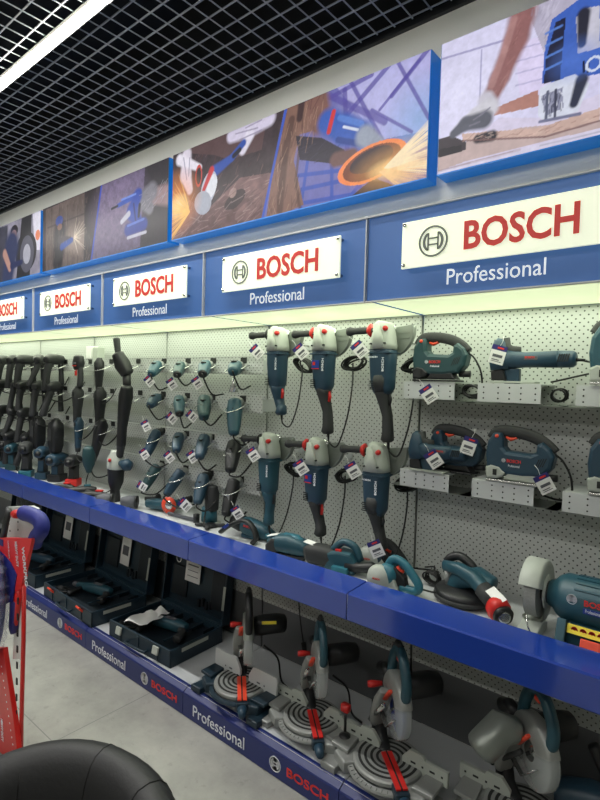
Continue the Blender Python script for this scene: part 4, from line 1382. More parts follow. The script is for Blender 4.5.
# large grinder standing grey head up at the shelf's back
t = thing('standing_angle_grinder', 'pale grey headed angle grinder hanging upright with black body touching the shelf', 'angle grinder', tuple(atY(116, 462, 2.03)))
m = MB(); m.sweep([(0, 0, .065), (0, 0, .03), (0, 0, -.03)], [(.04, .035), (.06, .055), (.062, .056)], n=18, up=(0, 1, 0), pw=2.6, round_caps=True); m.build('gear_head', 'alu_paint', t)
m = MB(); m.sweep([(.02, -.056, .02), (.02, -.066, .02)], .013, n=12); m.build('spindle_button', 'red', t)
m = MB(); m.sweep([(0, 0, -.035), (0, 0, -.14), (-.005, 0, -.2), (-.01, 0, -.27)], [(.06, .055), (.05, .05), (.03, .03), (.035, .04)], n=16, up=(0, 1, 0), pw=2.6, round_caps=True); m.build('motor_housing', 'black', t)
m = MB(); m.sweep([(.05, 0, -.0), (.1, .02, -.01), (.13, .04, -.02)], [(.02, .02), (.045, .045), (.03, .03)], n=14); m.build('cord_collar', 'navy', t)

# ================================================================== TOOLS LYING ON THE SHELF
TOPZ = .878


def lying(name, label, cat, px, py, rz, z=TOPZ, s=1.0, group=None):
    p = atZ(px, py, z + .04)
    return thing(name, label, cat, (p.x, p.y, z), (0, 0, R(rz)), group=group, scale=s)


# bench grinder -----------------------------------------------------
t = thing('bench_grinder', 'teal BOSCH bench grinder with white wheel guard and yellow warning label', 'bench grinder', (-.30, 2.03, TOPZ))
m = MB(); m.sweep([(-.185, 0, .15), (-.17, 0, .15), (-.155, 0, .15), (-.13, 0, .15), (.2, 0, .15), (.23, 0, .15)], [(.045, .045), (.05, .05), (.068, .068), (.083, .083), (.083, .083), (.06, .06)], n=40, smooth=True)
mh = m.build('motor_housing', 'teal', t)
m = MB()
for k in range(9):
    a = R(20 + 17 * k)
    m.box((.04, .083 * math.cos(a), .15 + .083 * math.sin(a)), (.27, .006, .007), rot=(a, 0, 0))
m.build('cooling_ribs', 'teal', mh)
m = MB(); m.prism([(-.13, .0), (-.13, .012), (-.1, .09), (.17, .09), (.2, .012), (.2, .0)], -.085, .06, ch=.006); m.build('pedestal', 'teal', t)
m = MB()
m.box((-.122, -.1, .04), (.03, .05, .125), rot=(R(-24), 0, 0), ch=.005); m.box((.058, -.1, .04), (.03, .05, .125), rot=(R(-24), 0, 0), ch=.005)
m.box((-.03, -.118, .006), (.25, .09, .014), ch=.004)
m.build('front_foot', 'teal', t)
m = MB(); m.box((-.032, -.096, .08), (.145, .004, .03), rot=(R(-24), 0, 0)); lb = m.build('warning_label', 'yellow', t)
m = MB()
for k in range(5):
    a = (-.082 + .026 * k)
    m.lathe([(.0078, 0), (.0102, 0), (.0102, -.0008), (.0078, -.0008), (.0078, 0)], c=(a, -.0985, .0805), axis='y', n=16, smooth=False)
    m.box((a, -.099, .0805), (.008, .0008, .0026)); m.box((a, -.099, .0805), (.0024, .0008, .008))
m.build('pictograms', 'red', lb)
m = MB(); m.box((-.03, -.112, .045), (.06, .03, .034), rot=(R(-24), 0, 0), ch=.004); m.build('switch', 'orange', t)
letters('brand_lettering', 'BOSCH', 'print_red', mh, (-.06, -.0835, .162), (R(90), 0, 0), width=.09, height=.02, bold=.025)
logo_mb(.0165, .0012).build('round_emblem', 'print_white', mh, loc=(-.098, -.0815, .174))
letters('caption_lettering', 'Professional', 'print_white', mh, (-.055, -.0850, .142), (R(90), 0, 0), width=.045, height=.011)
m = MB(); m.box((-.02, -.0835, .146), (.085, .002, .018)); m.build('caption_plate', 'blade', mh)
m = MB(); m.cyl((-.21, 0, .15), (-.18, 0, .15), .036, .042, n=24); m.build('shaft_collar', 'black', t)
# wheel guard: hooded ring round a grinding stone, open to the front left
gx = -.232
m = MB()
N_ = 34
ring = []
for (rr, xx) in ((.098, -.036), (.108, -.03), (.108, .03), (.098, .036), (.06, .036)):
    ring.append((rr, xx))
m.lathe([(.05, .036), (.103, .036), (.112, .028), (.112, -.03), (.108, -.036), (.100, -.036)], c=(gx, 0, .15), axis='x', n=36, arc=(R(-110), R(160)))
m.lathe([(.05, .034), (.10, .034), (.108, .026), (.108, -.03)], c=(gx, 0, .15), axis='x', n=36, arc=(R(-110), R(160)))
m.lathe([(0, .04), (.06, .04), (.06, .034), (0, .034)], c=(gx, 0, .15), axis='x')
m.build('wheel_guard', 'alu_paint', t)
m = MB(); m.lathe([(0, -.02), (.097, -.02), (.097, .022), (0, .022)], c=(gx, 0, .15), axis='x', n=44, smooth=False); m.build('grinding_wheel', 'abrasive', t)
m = MB(); m.lathe([(0, -.03), (.02, -.028), (.034, -.022), (.034, -.019)], c=(gx, 0, .15), axis='x', n=24); m.build('wheel_nut', 'black', t)
m = MB(); m.prism([(-.1, .03), (-.085, .0), (.03, .0), (.03, .03), (-.02, .045)], gx - .035, gx + .035, plane='yz', ch=.004); m.build('tool_rest', 'alu_paint', t)
m = MB(); cable(m, [(gx, -.112, .09), (gx + .01, -.13, .06), (gx + .02, -.12, .03)], .003); m.build('rest_bolt', 'steel', t)

# sander with black dust skirt ----------------------------------------
p = atZ(464, 600, TOPZ)
t = thing('wall_sander', 'teal concrete sander with round black dust skirt lying beside the bench grinder', 'sander', (p.x, p.y, TOPZ))
m = MB(); m.lathe([(0, .01), (.108, .004), (.118, .01), (.118, .04), (.108, .05), (.05, .062), (0, .064)], axis='z', n=40); m.build('dust_skirt', 'black', t)
m = MB(); m.lathe([(.119, .012), (.123, .014), (.123, .026), (.119, .028)], axis='z', n=40); m.build('brush_ring', 'grip', t)
m = MB(); m.sweep([(-.03, 0, .06), (0, -.01, .1), (.06, -.02, .115), (.11, -.02, .1)], [(.045, .04), (.05, .045), (.05, .042), (.042, .036)], n=18, pw=2.6, round_caps=True); m.build('motor_body', 'teal', t)
m = MB(); m.sweep(smooth_path([(-.075, .0, .1), (-.075, 0, .15), (-.03, 0, .178), (.02, -.005, .16), (.05, -.01, .13)], 4), .018, n=12, up=(0, 1, 0)); m.build('top_handle', 'black', t)
m = MB(); m.sweep([(-.06, -.02, .05), (-.066, -.03, .12)], [(.014, .014), (.012, .012)], n=12); m.build('height_knob', 'alu', t)
m = MB(); m.sweep([(-.07, .01, .1), (-.07, .01, .128)], .01, n=12); m.build('red_knob', 'red', t)
m = MB(); m.sweep([(-.08, -.03, .135), (-.01, -.045, .14), (.06, -.06, .125), (.12, -.085, .09), (.17, -.115, .065)], [(.014, .02), (.026, .026), (.03, .03), (.027, .027), (.032, .03)], n=16, pw=2.6); ml = m.build('main_handle', 'teal', t)
m = MB(); m.sweep([(.1, -.078, .1), (.13, -.092, .084), (.165, -.112, .067)], [(.031, .031), (.032, .032), (.03, .03)], n=16, pw=2.6); m.build('grip_sleeve', 'grip', t)
m = MB(); m.sweep([(.16, -.11, .068), (.18, -.124, .057), (.2, -.138, .05)], [(.034, .036), (.04, .044), (.036, .04)], n=22, pw=2.8); m.build('red_collar', 'red', t)
m = MB(); m.sweep([(.195, -.135, .05), (.215, -.152, .044)], [(.036, .034), (.034, .032)], n=22, pw=2.8); pt = m.build('dust_outlet', 'black', t)
m = MB(); m.lathe([(.016, -.004), (.022, -.004), (.022, .002), (.016, .002), (.016, -.004)], axis='y', n=20); m.build('outlet_ring', 'steel', t, loc=(.215, -.155, .044), rot=(0, 0, R(35)))
m = MB(); m.box((.17, -.122, .104), (.075, .04, .0015), rot=(R(25), R(18), R(-30))); m.build('white_sticker', 'white', t)
cord_coil_on(t, (-.17, .04, .035), .035, .028, 6, 8)
m = MB(); cable(m, [(-.17, .05, .05), (-.19, .12, .06), (-.26, .17, .03)], .004); m.build('power_cord', 'cord', t)


# marble cutters -------------------------------------------------------
def cutter(label, px, py, rz, light, lift=0.0):
    t = lying('tile_cutter', label, 'power tool', px, py, rz, group='tile cutters by the shelf front')
    m = MB(); m.sweep([(-.07, -.045, .056), (-.07, -.02, .056), (-.07, .0, .056)], [(.046, .046), (.054, .054), (.052, .052)], n=32); c = m.build('blade_cover', 'alu_paint', t)
    m = MB(); m.prism([(-.12, .012), (-.12, .07), (-.0, .06), (.02, .012)], -.03, .01, ch=.006); m.build('lower_guard', 'alu_paint', t)
    letters('red_mark', 'BOSCH', 'print_red', c, (-.088, -.0465, .052), (R(90), 0, 0), width=.032, height=.008, bold=.02)
    m = MB(); m.sweep([(-.04, .0, .07), (-.02, .04, .07), (-.01, .09, .07)], [(.046, .046), (.045, .045), (.034, .034)], n=18, round_caps=True); m.build('motor_body', 'teal_light' if light else 'navy', t)
    m = MB(); m.sweep(smooth_path([(-.05, .015, .09), (-.02, .015, .135), (.03, .01, .125), (.07, .005, .088), (.1, 0, .05), (.085, 0, .024), (.02, 0, .026)], 4), [(.018, .016)] * 25, n=12, up=(0, 1, 0), pw=2.4)
    m.build('loop_handle', 'teal_light' if light else 'grip', t)
    m = MB(); m.sweep([(.0, .01, .11), (.01, .01, .096), (.03, .01, .09)], [(.008, .007)] * 3, n=8); m.build('trigger', 'orange', t)
    m = MB(); m.prism([(-.02, .03), (-.01, .11), (.04, .07), (.05, .03)], -.012, .03, ch=.005); m.build('web', 'black', t)
    m = MB(); m.box((-.02, -.01, .006), (.19, .11, .006), ch=.002); m.build('sole_plate', 'steel', t)
    m = MB(); cable(m, [(.1, 0, .04), (.15, .02, .03), (.2, .06, .02), (.26, .08, .01)], .004); m.build('power_cord', 'cord', t)
    return t


cutter('light teal tile cutter with white round blade cover at the shelf edge', 396, 583, 8, True)
cutter('navy tile cutter with black handle leaning behind the light teal one', 384, 562, 14, False)
price_tag(377, 551, 1.93, 22, 'the pair of tile cutters')

# three tools in a line left of the cutters ------------------------------
t = lying('belt_sander', 'teal and dark grey planer with black rear handle beside the tile cutters', 'power tool', 333, 560, 12)
m = MB(); m.sweep([(-.14, 0, .05), (-.12, 0, .055), (-.05, 0, .058), (.0, 0, .052), (.06, 0, .05)], [(.035, .035), (.048, .046), (.05, .048), (.045, .044), (.035, .036)], n=18, pw=3.2); m.build('front_body', 'grip', t)
m = MB(); m.prism([(-.03, .0), (-.02, .085), (.04, .1), (.1, .095), (.13, .06), (.12, .0)], -.045, .045, ch=.012); b = m.build('body', 'teal', t)
m = MB(); m.sweep(smooth_path([(.0, 0, .09), (.05, 0, .135), (.11, 0, .12), (.14, 0, .06)], 4), .018, n=12, up=(0, 1, 0)); m.build('top_handle', 'teal', t)
m = MB(); m.sweep([(.08, -.03, .035), (.15, -.03, .04), (.21, -.03, .052), (.225, -.03, .056)], [(.024, .024), (.022, .022), (.026, .026), (.016, .016)], n=14); m.build('rear_grip', 'black', t)
m = MB(); m.box((.06, -.055, .02), (.08, .03, .03), ch=.005); m.build('dust_adapter', 'teal_light', t)
m = MB(); m.box((.04, -.03, .102), (.03, .012, .01), ch=.002); m.build('trigger', 'red', t)
m = MB(); m.box((-.12, 0, .104), (.06, .05, .002), rot=(0, R(10), 0)); m.build('sticker', 'white', t)
t = lying('palm_sander', 'teal palm tool with dark front and white sticker, between cord and planer', 'power tool', 290, 548, 14)
m = MB(); m.sweep([(-.1, 0, .05), (-.06, 0, .06), (0, 0, .064), (.07, 0, .052), (.11, 0, .036)], [(.04, .034), (.052, .046), (.054, .05), (.048, .042), (.03, .026)], n=18, pw=2.8, round_caps=True); m.build('body', 'teal', t)
m = MB(); m.prism([(-.12, .0), (-.12, .05), (-.09, .085), (-.06, .09), (-.05, .0)], -.05, .05, ch=.01); m.build('front_housing', 'grip', t)
m = MB(); m.sweep([(-.03, 0, .105), (.04, 0, .1), (.1, 0, .06)], [(.02, .012), (.024, .014), (.02, .012)], n=12); m.build('grip', 'teal_light', t)
m = MB(); m.box((0, 0, .01), (.2, .09, .018), ch=.004); m.build('sole', 'black', t)
m = MB(); m.box((-.09, -.01, .098), (.06, .045, .002), rot=(0, R(-15), 0)); m.build('sticker', 'white', t)
t = lying('multi_cutter', 'round bodied blue-teal power tool lying by the looped black cord', 'power tool', 254, 531, 10)
m = MB(); m.sweep([(-.1, 0, .07), (-.05, 0, .066), (.02, 0, .055), (.09, 0, .042), (.12, 0, .038)], [(.03, .03), (.05, .048), (.05, .046), (.038, .036), (.024, .024)], n=18, pw=2.4, round_caps=True); b = m.build('body', 'teal', t)
m = MB(); m.sweep([(-.13, 0, .075), (-.09, 0, .072)], [(.04, .04), (.048, .048)], n=18, round_caps=True); m.build('head', 'black', t)
letters('brand_lettering', 'BOSCH', 'print_red', b, (-.04, -.05, .07), (R(75), R(6), 0), width=.05, height=.012, bold=.02)
m = MB(); m.box((-.01, 0, .012), (.12, .06, .022), ch=.006); m.build('foot', 'teal', t)
m = MB(); m.sweep([(.1, -.01, .04), (.145, -.02, .03)], [(.026, .02), (.02, .016)], n=12); m.build('switch_grip', 'teal_light', t)
# looped hose / strap behind it
p0 = atY(226, 521, 2.0)
t = thing('carry_strap', 'thick black looped strap with blue label arching over the shelf', 'strap', (p0.x, 2.02, TOPZ))
m = MB(); m.sweep(smooth_path([(-.02, -.04, .03), (.04, -.03, .075), (.12, -.01, .115), (.18, .0, .10), (.22, .0, .04), (.2, -.01, .006)], 5), [(.012, .02)] * 26, n=10, up=(0, 1, 0)); m.build('band', 'black', t)
m = MB(); m.box((.03, -.052, .072), (.06, .002, .016), rot=(0, R(-36), 0)); m.build('blue_label', 'blade', t)

# middle of the shelf -----------------------------------------------------
p = atZ(160, 506, TOPZ + .03)
t = thing('lying_angle_grinder', 'teal small angle grinder with orange disc lying on the shelf', 'angle grinder', (p.x, p.y, TOPZ), (0, 0, R(20)))
m = MB(); m.sweep([(-.09, 0, .04), (-.04, 0, .042), (.06, 0, .045), (.09, 0, .045)], [(.028, .028), (.038, .036), (.04, .038), (.034, .034)], n=16, pw=2.6, round_caps=True); m.build('motor_body', 'teal', t)
m = MB(); m.lathe([(0, -.05), (.055, -.05), (.055, -.045), (0, -.045)], c=(.1, 0, .056), axis='y', n=28); m.build('disc', 'orange', t)
m = MB(); m.lathe([(0, -.056), (.018, -.056), (.03, -.05), (.03, -.04), (0, -.04)], c=(.1, 0, .056), axis='y', n=20); m.build('disc_flange', 'steel', t)
m = MB(); m.sweep([(.09, 0, .05), (.12, 0, .052)], [(.04, .04), (.032, .032)], n=16, round_caps=True); m.build('gear_head', 'teal_light', t)
m = MB(); m.sweep([(.1, .04, .06), (.15, .1, .07), (.17, .12, .07)], [(.014, .014), (.02, .02), (.024, .024)], n=12); m.build('side_handle', 'black', t)
m = MB(); m.sweep([(-.16, .06, .05), (-.08, .08, .055), (-.075, .08, .055), (-.07, .08, .055)], [(.016, .016), (.016, .016), (.036, .036), (.036, .036)], n=16); m.build('spare_handle', 'grip', t)
p = atZ(182, 517, TOPZ + .01)
t = thing('flat_bar', 'long dark steel bar lying along the shelf front', 'bar', (p.x, p.y, TOPZ), (0, 0, R(4)))
m = MB(); m.box((0, 0, .012), (.26, .016, .02), ch=.003); m.build('bar', 'ink', t)
m = MB(); m.cyl((.13, 0, 0), (.13, 0, .05), .02); m.build('end_boss', 'black', t)
p = atZ(205, 522, TOPZ + .02)
t = thing('trim_router', 'small dark router on teal and clear base standing near the shelf edge', 'power tool', (p.x, p.y + .05, TOPZ))
m = MB(); m.sweep([(0, 0, .1), (0, 0, .19), (0, 0, .22)], [(.04, .036), (.042, .04), (.034, .03)], n=16, up=(0, 1, 0), pw=3, round_caps=True); m.build('motor_body', 'grip', t)
m = MB(); m.sweep([(-.02, 0, .012), (-.02, 0, .1)], [(.05, .04), (.045, .036)], n=16, up=(0, 1, 0), pw=3); m.build('base_housing', 'teal_light', t)
m = MB(); m.lathe([(0, 0), (.06, 0), (.06, .01), (0, .012)]); m.build('sole', 'alu_paint', t)
m = MB(); cable(m, [(0, -.04, .18), (.02, -.06, .12), (.05, -.1, .04), (.07, -.11, .02)], .005); m.build('power_cord', 'cord', t)
p = atZ(208, 527, TOPZ)
t = thing('plug_cluster', 'black star-shaped hand knob plate lying at the shelf edge by the router', 'accessory', (p.x, p.y + .015, TOPZ), (0, 0, .3))
m = MB(); m.lathe([(0, 0), (.04, 0), (.045, .01), (.03, .018), (0, .02)]); m.build('centre_hub', 'black', t)
for k in range(4):
    a = R(90 * k + 20); m = MB(); m.sweep([(.03 * math.cos(a), .03 * math.sin(a), .01), (.08 * math.cos(a), .08 * math.sin(a), .012), (.09 * math.cos(a), .09 * math.sin(a), .012)], [(.012, .008), (.016, .01), (.01, .008)], n=10); m.build('lobe', 'grip', t)
price_tag(186, 506, 1.98, 40, 'the router on the shelf', s=1.1)


# far end of the shelf
def upright_tool(px, py, label, col, acc, h=.2, w=.045, name='standing_drill', z=TOPZ):
    p = atZ(px, py, z)
    t = thing(name, label, 'power tool', (p.x, p.y + .02, z), (0, 0, R(random.Random(px).uniform(30, 60))), group='tools standing on the far shelf')
    m = MB(); m.box((0, 0, .03), (w * 1.9, w * 2.1, .06), ch=.01); m.build('battery_foot', acc, t)
    m = MB(); m.sweep([(0, 0, .055), (0, .008, h * .45), (0, .004, h * .7)], [(w * .85, w * .8), (w * .7, w * .66), (w * .8, w * .8)], n=16, up=(0, 1, 0), pw=2.6); m.build('handle', 'grip', t)
    m = MB(); m.box((0, -w * .72, h * .42), (w * .9, .012, h * .34), ch=.004); m.build('front_panel', col, t)
    m = MB(); m.sweep([(0, w * 1.4, h * .84), (0, 0, h * .86), (0, -w * 1.4, h * .84)], [(w * .75, w * .7), (w * 1.02, w * .95), (w * .85, w * .8)], n=18, pw=2.5, round_caps=True); m.build('head', col, t)
    m = MB(); m.sweep([(0, -w * 1.5, h * .84), (0, -w * 2.3, h * .83)], [(w * .55, w * .55), (w * .35, w * .35)], n=14); m.build('chuck', 'black', t)
    return t


UT = [(24, 477, 'grey and teal cordless drill standing on the far shelf, tallest one', 'grip', 'teal_light', .30, .055), (40, 479, 'dark navy cordless tool standing beside the grey and teal drill', 'navy', 'navy', .27, .05),
      (55, 481, 'dark blue power tool standing behind the white packets on the far shelf', 'navy', 'black', .22, .06), (71, 486, 'black power tool with red base standing on the far shelf', 'black', 'red', .24, .05),
      (10, 470, 'dark teal drill standing at the far left of the shelf', 'teal', 'green', .24, .05), (2, 467, 'black drill standing at the left edge of the photo', 'black', 'teal', .26, .05)]
for u in UT: upright_tool(*u[:3], u[3], u[4], u[5], u[6])
for (px, py, lb, rz, c1) in ((62, 487, 'black and red cutter lying across the far shelf front', 20, 'red'), (80, 490, 'light blue and black tool lying on the far shelf', 60, 'teal_light'), (93, 495, 'black and red pistol tool lying before the hanging teal grinder', 30, 'red')):
    t = lying('lying_tool', lb, 'power tool', px, py, rz, group='small tools lying on the far shelf')
    m = MB(); m.sweep([(-.13, 0, .03), (-.05, 0, .036), (.06, 0, .04), (.1, 0, .036)], [(.016, .016), (.026, .026), (.034, .032), (.024, .024)], n=14, round_caps=True); m.build('body', 'black', t)
    m = MB(); m.box((.05, 0, .074), (.05, .03, .01), ch=.003); m.build('switch', c1, t)
    m = MB(); m.sweep([(.05, -.02, .03), (.07, -.09, .03)], [(.02, .02), (.024, .024)], n=12, round_caps=True); m.build('grip', 'grip', t)
for (px, py, lb) in ((105, 500, 'round grey chuck end of a tool lying left of the standing grinder'), (129, 502, 'round grey socket drum lying right of the standing grinder')):
    t = lying('drum_nozzle', lb, 'accessory', px, py, 40, group='round nozzles on the shelf')
    m = MB(); m.sweep([(-.05, .0, .042), (.0, 0, .045), (.05, 0, .042)], [(.03, .03), (.04, .04), (.042, .042)], n=22); m.build('drum', 'ink', t)
    m = MB(); m.sweep([(.045, 0, .042), (.056, 0, .042)], [(.043, .042)] * 2, n=22); m.build('rim', 'black', t)
for (px, py, lb) in ((50, 484, 'white packet lying on the far shelf, left of two'), (63, 483, 'white packet lying on the far shelf, right of two')):
    t = lying('paper_packet', lb, 'packet', px, py, 15, group='white packets on the far shelf')
    m = MB(); m.box((0, 0, .008), (.12, .06, .014), ch=.003); m.build('packet', 'white', t)
    m = MB(); m.box((0, 0, .0158), (.07, .02, .001)); m.build('print', 'ink', t)


# ================================================================== MITRE SAWS
def mitre_saw(label, px, py, v, s=1.0, pos=None):
    DZ = .1405
    p = pos or atZ(px, py, DZ + .085 * s)
    t = thing('mitre_saw', label, 'mitre saw', (p[0], p[1] + .025, DZ), group='mitre saws on the base deck', scale=s)
    body = ('teal', 'alu', 'alu', 'alu')[v]
    # cast base with four feet
    m = MB()
    m.prism([(-.19, -.085), (-.12, -.12), (-.06, -.05), (.06, -.05), (.12, -.12), (.19, -.085), (.19, .03), (.09, .1), (-.09, .1), (-.19, .03)], .022, .068, plane='xy', ch=.008)
    b = m.build('cast_base', body if v else 'case', t)
    for sx in (-1, 1):
        f = MB(); f.prism([(sx * .16, -.125), (sx * .225, -.125), (sx * .215, .02), (sx * .15, .02)], 0, .03, plane='xy', ch=.006)
        f.build('foot', body if v else 'case', t)
        w = MB(); w.prism([(sx * .135, -.075), (sx * .215, -.07), (sx * .215, .045), (sx * .15, .06)], .068, .083, plane='xy', ch=.003)
        w.build('side_table', 'alu' if v else 'case', t)
    # turntable with concentric grooves
    tt = MB()
    tt.lathe([(0, .062), (.125, .062), (.132, .066), (.132, .078), (.126, .084), (0, .084)], n=48, smooth=False)
    tb = tt.build('turntable', 'alu', t)
    g = MB()
    for r_ in (.036, .058, .081, .104):
        g.lathe([(r_, .0835), (r_ + .010, .0835), (r_ + .010, .0848), (r_, .0848), (r_, .0835)], n=48, smooth=False)
    g.build('table_grooves', 'slot', tb)
    sc = MB()
    sc.lathe([(.134, .045), (.152, .045), (.155, .05), (.152, .057), (.134, .06)], n=48, smooth=False, arc=(R(180), R(360)))
    rim = sc.build('angle_scale', 'alu' if v else 'case', t)
    tk = MB()
    for k in range(22):
        a = R(188 + 8 * k); tk.box((.144 * math.cos(a), .144 * math.sin(a), .0585), (.012, .0016, .002), rot=(0, 0, a))
    if v: tk.build('scale_ticks', 'slot', rim)
    # fence along x, two plates with a gap
    for sx in (-1, 1):
        f = MB()
        if v == 0:
            f.prism([(sx * .03, .07), (sx * .03, .115), (sx * .06, .165), (sx * .21, .165), (sx * .21, .07)], .018, .03)
        else:
            f.prism([(sx * .05, .07), (sx * .05, .105), (sx * .08, .14), (sx * .13, .14), (sx * .14, .125), (sx * .23, .125), (sx * .23, .07)], .018, .032)
        h = f; f.m = 1
        for k in range(4 if v else 2):
            h.box((sx * (.095 + .038 * k), .0172, .1), (.007 if k % 2 else .02, .0012, .007))
        f.build('fence', ['white_paint' if v == 0 else 'alu_paint', 'slot' if v else 'ink'], t)
    # swivelled group: kerf plate, arm and saw head turned to the right
    A = R(47)
    T = Matrix.Rotation(A, 4, 'Z')

    def mb():
        q = MB(); q.T = T.copy(); return q
    k_ = mb(); k_.box((-.012, -.072, .087), (.018, .19, .006)); k_.box((.012, -.072, .087), (.018, .19, .006)); k_.build('kerf_insert', 'orange' if v == 0 else 'red', t)
    k_ = mb(); k_.box((0, -.07, .088), (.005, .19, .0072)); k_.build('kerf_slot', 'slot', t)
    k_ = mb(); k_.box((0, -.13, .062), (.052, .11, .04), ch=.006); k_.build('turntable_arm', 'case', t)
    k_ = mb(); k_.sweep([(0, -.185, .06), (0, -.215, .052), (0, -.228, .05)], [(.022, .022), (.018, .02), (.014, .014)], n=14); k_.build('lock_knob', 'navy', t)
    k_ = mb(); k_.sweep([(0, .06, .06), (0, .12, .09), (0, .13, .15), (-.01, .12, .22)], [(.035, .03), (.035, .03), (.03, .026), (.028, .024)], n=14, up=(1, 0, 0), pw=3, round_caps=True); k_.build('rear_post', 'black', t)
    if v in (1, 2, 3):
        for sx in (-.03, .03):
            k_ = mb(); k_.cyl((sx, .16, .13), (sx, -.02, .30), .009, n=12); k_.build('slide_rail', 'chrome' if v < 3 else 'grip', t)
    T = T @ Matrix.Translation((.025, .0, 0))
    H = .292   # blade centre height
    BY = -.01
    k_ = mb()
    k_.lathe([(0, -.0012), (.105, -.0012), (.105, .0012), (0, .0012)], c=(0, BY, H), axis='x', n=48, smooth=False); bl = k_.build('saw_blade', 'steel' if v != 2 else 'blade', t)
    k_ = mb(); k_.lathe([(0, -.012), (.014, -.012), (.022, -.006), (.022, .006), (0, .012)], c=(0, BY, H), axis='x', n=20); k_.build('arbor_flange', 'steel', t)
    # upper fixed guard: grey cast shell covering the top of the blade
    k_ = mb()
    k_.lathe([(.045, -.024), (.112, -.024), (.12, -.016), (.12, .016), (.112, .024), (.045, .024)], c=(0, BY, H), axis='x', n=30, arc=(R(10), R(158)))
    k_.lathe([(.1, -.022), (.1, .022)], c=(0, BY, H), axis='x', n=30, arc=(R(10), R(158)))
    k_.build('upper_guard', 'alu' if v else 'guard', t)
    # clear lower guard
    k_ = mb()
    k_.lathe([(.03, -.02), (.112, -.02), (.116, -.014), (.116, .014), (.112, .02), (.03, .02)], c=(0, BY, H), axis='x', n=34, arc=(R(155), R(372)))
    k_.build('clear_guard', 'clear', t)
    k_ = mb()
    for kk in range(5):
        k_.box((-.02, .03 + .016 * kk, H + .02 - .014 * kk), (.014, .006, .05), rot=(R(25), 0, 0))
    k_.build('guard_ribs', 'alu', t)
    # motor to one side
    mx = .14 if v < 3 else .12
    k_ = mb(); k_.sweep([(.03, .03, H + .04), (.06, .03, H + .045), (mx, .035, H + .05), (mx + .04, .035, H + .05), (mx + .05, .035, H + .05)], [(.04, .04), (.046, .046), (.045, .045), (.04, .04), (.026, .026)], n=20, pw=2.5); mo = k_.build('motor', 'black', t)
    if v == 0:
        k_ = mb(); k_.box((.1, -.0125, H + .075), (.07, .003, .014), rot=(R(-20), 0, 0)); k_.build('yellow_label', 'yellow', mo)
    k_ = mb(); k_.sweep([(-.035, .12, .15), (-.04, .1, .2), (-.036, .06, H - .02), (-.03, .03, H + .03)], [(.02, .03), (.022, .03), (.018, .034), (.014, .03)], n=14, up=(1, 0, 0), pw=3.2, round_caps=True); pc = k_.build('pivot_casting', 'alu', t)
    k_ = mb(); k_.cyl((-.062, .1, .2), (-.05, .1, .2), .014); k_.cyl((-.058, .055, H - .02), (-.048, .055, H - .02), .01); k_.build('pivot_bolt', 'chrome', pc)
    k_ = mb(); k_.sweep([(-.03, -.07, H - .02), (-.034, .0, H - .09), (-.036, .07, H - .07)], [(.003, .009)] * 3, n=8, up=(1, 0, 0)); k_.build('guard_link', 'steel', t)
    k_ = mb(); k_.sweep([(.0, .1, H + .05), (.0, .15, H + .06), (.0, .2, H + .03)], [(.022, .022), (.02, .02), (.024, .024)], n=14, up=(1, 0, 0)); k_.build('dust_spout', 'black', t)
    k_ = mb(); k_.sweep([(-.03, -.02, H + .06), (-.034, .03, H - .0)], [(.006, .012)] * 2, n=8, up=(1, 0, 0)); k_.build('depth_lever', 'orange', t)
    # D handle above the blade
    col = 'teal' if v != 0 else 'black'
    k_ = mb(); k_.sweep(smooth_path([(0, .07, H + .07), (0, .05, H + .15), (0, .0, H + .21), (0, -.06, H + .2), (0, -.105, H + .13), (0, -.09, H + .07), (0, -.03, H + .09)], 4), [(.02, .018)] * 25, n=12, up=(1, 0, 0), pw=2.4); k_.build('loop_handle', col, t)
    k_ = mb(); k_.sweep([(0, .04, H + .185), (0, .0, H + .225), (0, -.03, H + .222)], [(.022, .012), (.023, .014), (.022, .012)], n=12, up=(1, 0, 0)); k_.build('soft_grip', 'grip', t)
    k_ = mb(); k_.box((0, -.02, H + .182), (.016, .03, .016), ch=.003); k_.build('trigger', 'orange', t)
    k_ = mb(); k_.sweep([(-.028, .1, H + .02), (-.07, .1, H + .02), (-.085, .1, H + .02)], [(.009, .009), (.014, .014), (.012, .012)], n=12); k_.build('red_knob', 'red', t)
    if v == 1:
        # work clamp beside the fence
        k_ = MB(); cx = .2
        k_.cyl((cx, -.03, .11), (cx, -.03, .2), .006); k_.lathe([(0, .078), (.024, .08), (.024, .092), (.008, .098), (0, .1)], c=(cx, -.03, .0)); cl = k_.build('work_clamp', 'black', t)
        k_ = MB(); k_.sweep([(cx, -.03, .198), (cx, -.03, .225)], [(.02, .016)] * 2, n=12, up=(0, 1, 0), pw=4); k_.build('clamp_knob', 'red', cl)
    if v in (0, 1):
        k_ = MB(); cable(k_, [(.0, .15, .2), (.06, .19, .14), (.08, .2, .03), (.14, .2, .005)], .005); k_.build('power_cord', 'cord', t)
    if v == 3:
        k_ = mb(); k_.sweep([(-.16, .03, H + .0), (-.1, .03, H + .06), (-.06, .03, H + .05)], [(.05, .05), (.055, .05), (.04, .04)], n=18, pw=2.6, round_caps=True); k_.build('belt_housing', 'guard', t)
    return t


mitre_saw('small mitre saw with navy base, white fence plates and orange kerf insert', 238, 682, 0, 1.06)
mitre_saw('silver mitre saw with red kerf insert, second from the tool cases', 309, 716, 1, 1.02)
mitre_saw('mitre saw with blue blade and red clamp knob, third from the tool cases', 385, 760, 2, 1.08)
mitre_saw('sliding mitre saw with grey guard and teal handle at the lower right', 0, 0, 3, 1.08, pos=(-.53, 1.95))
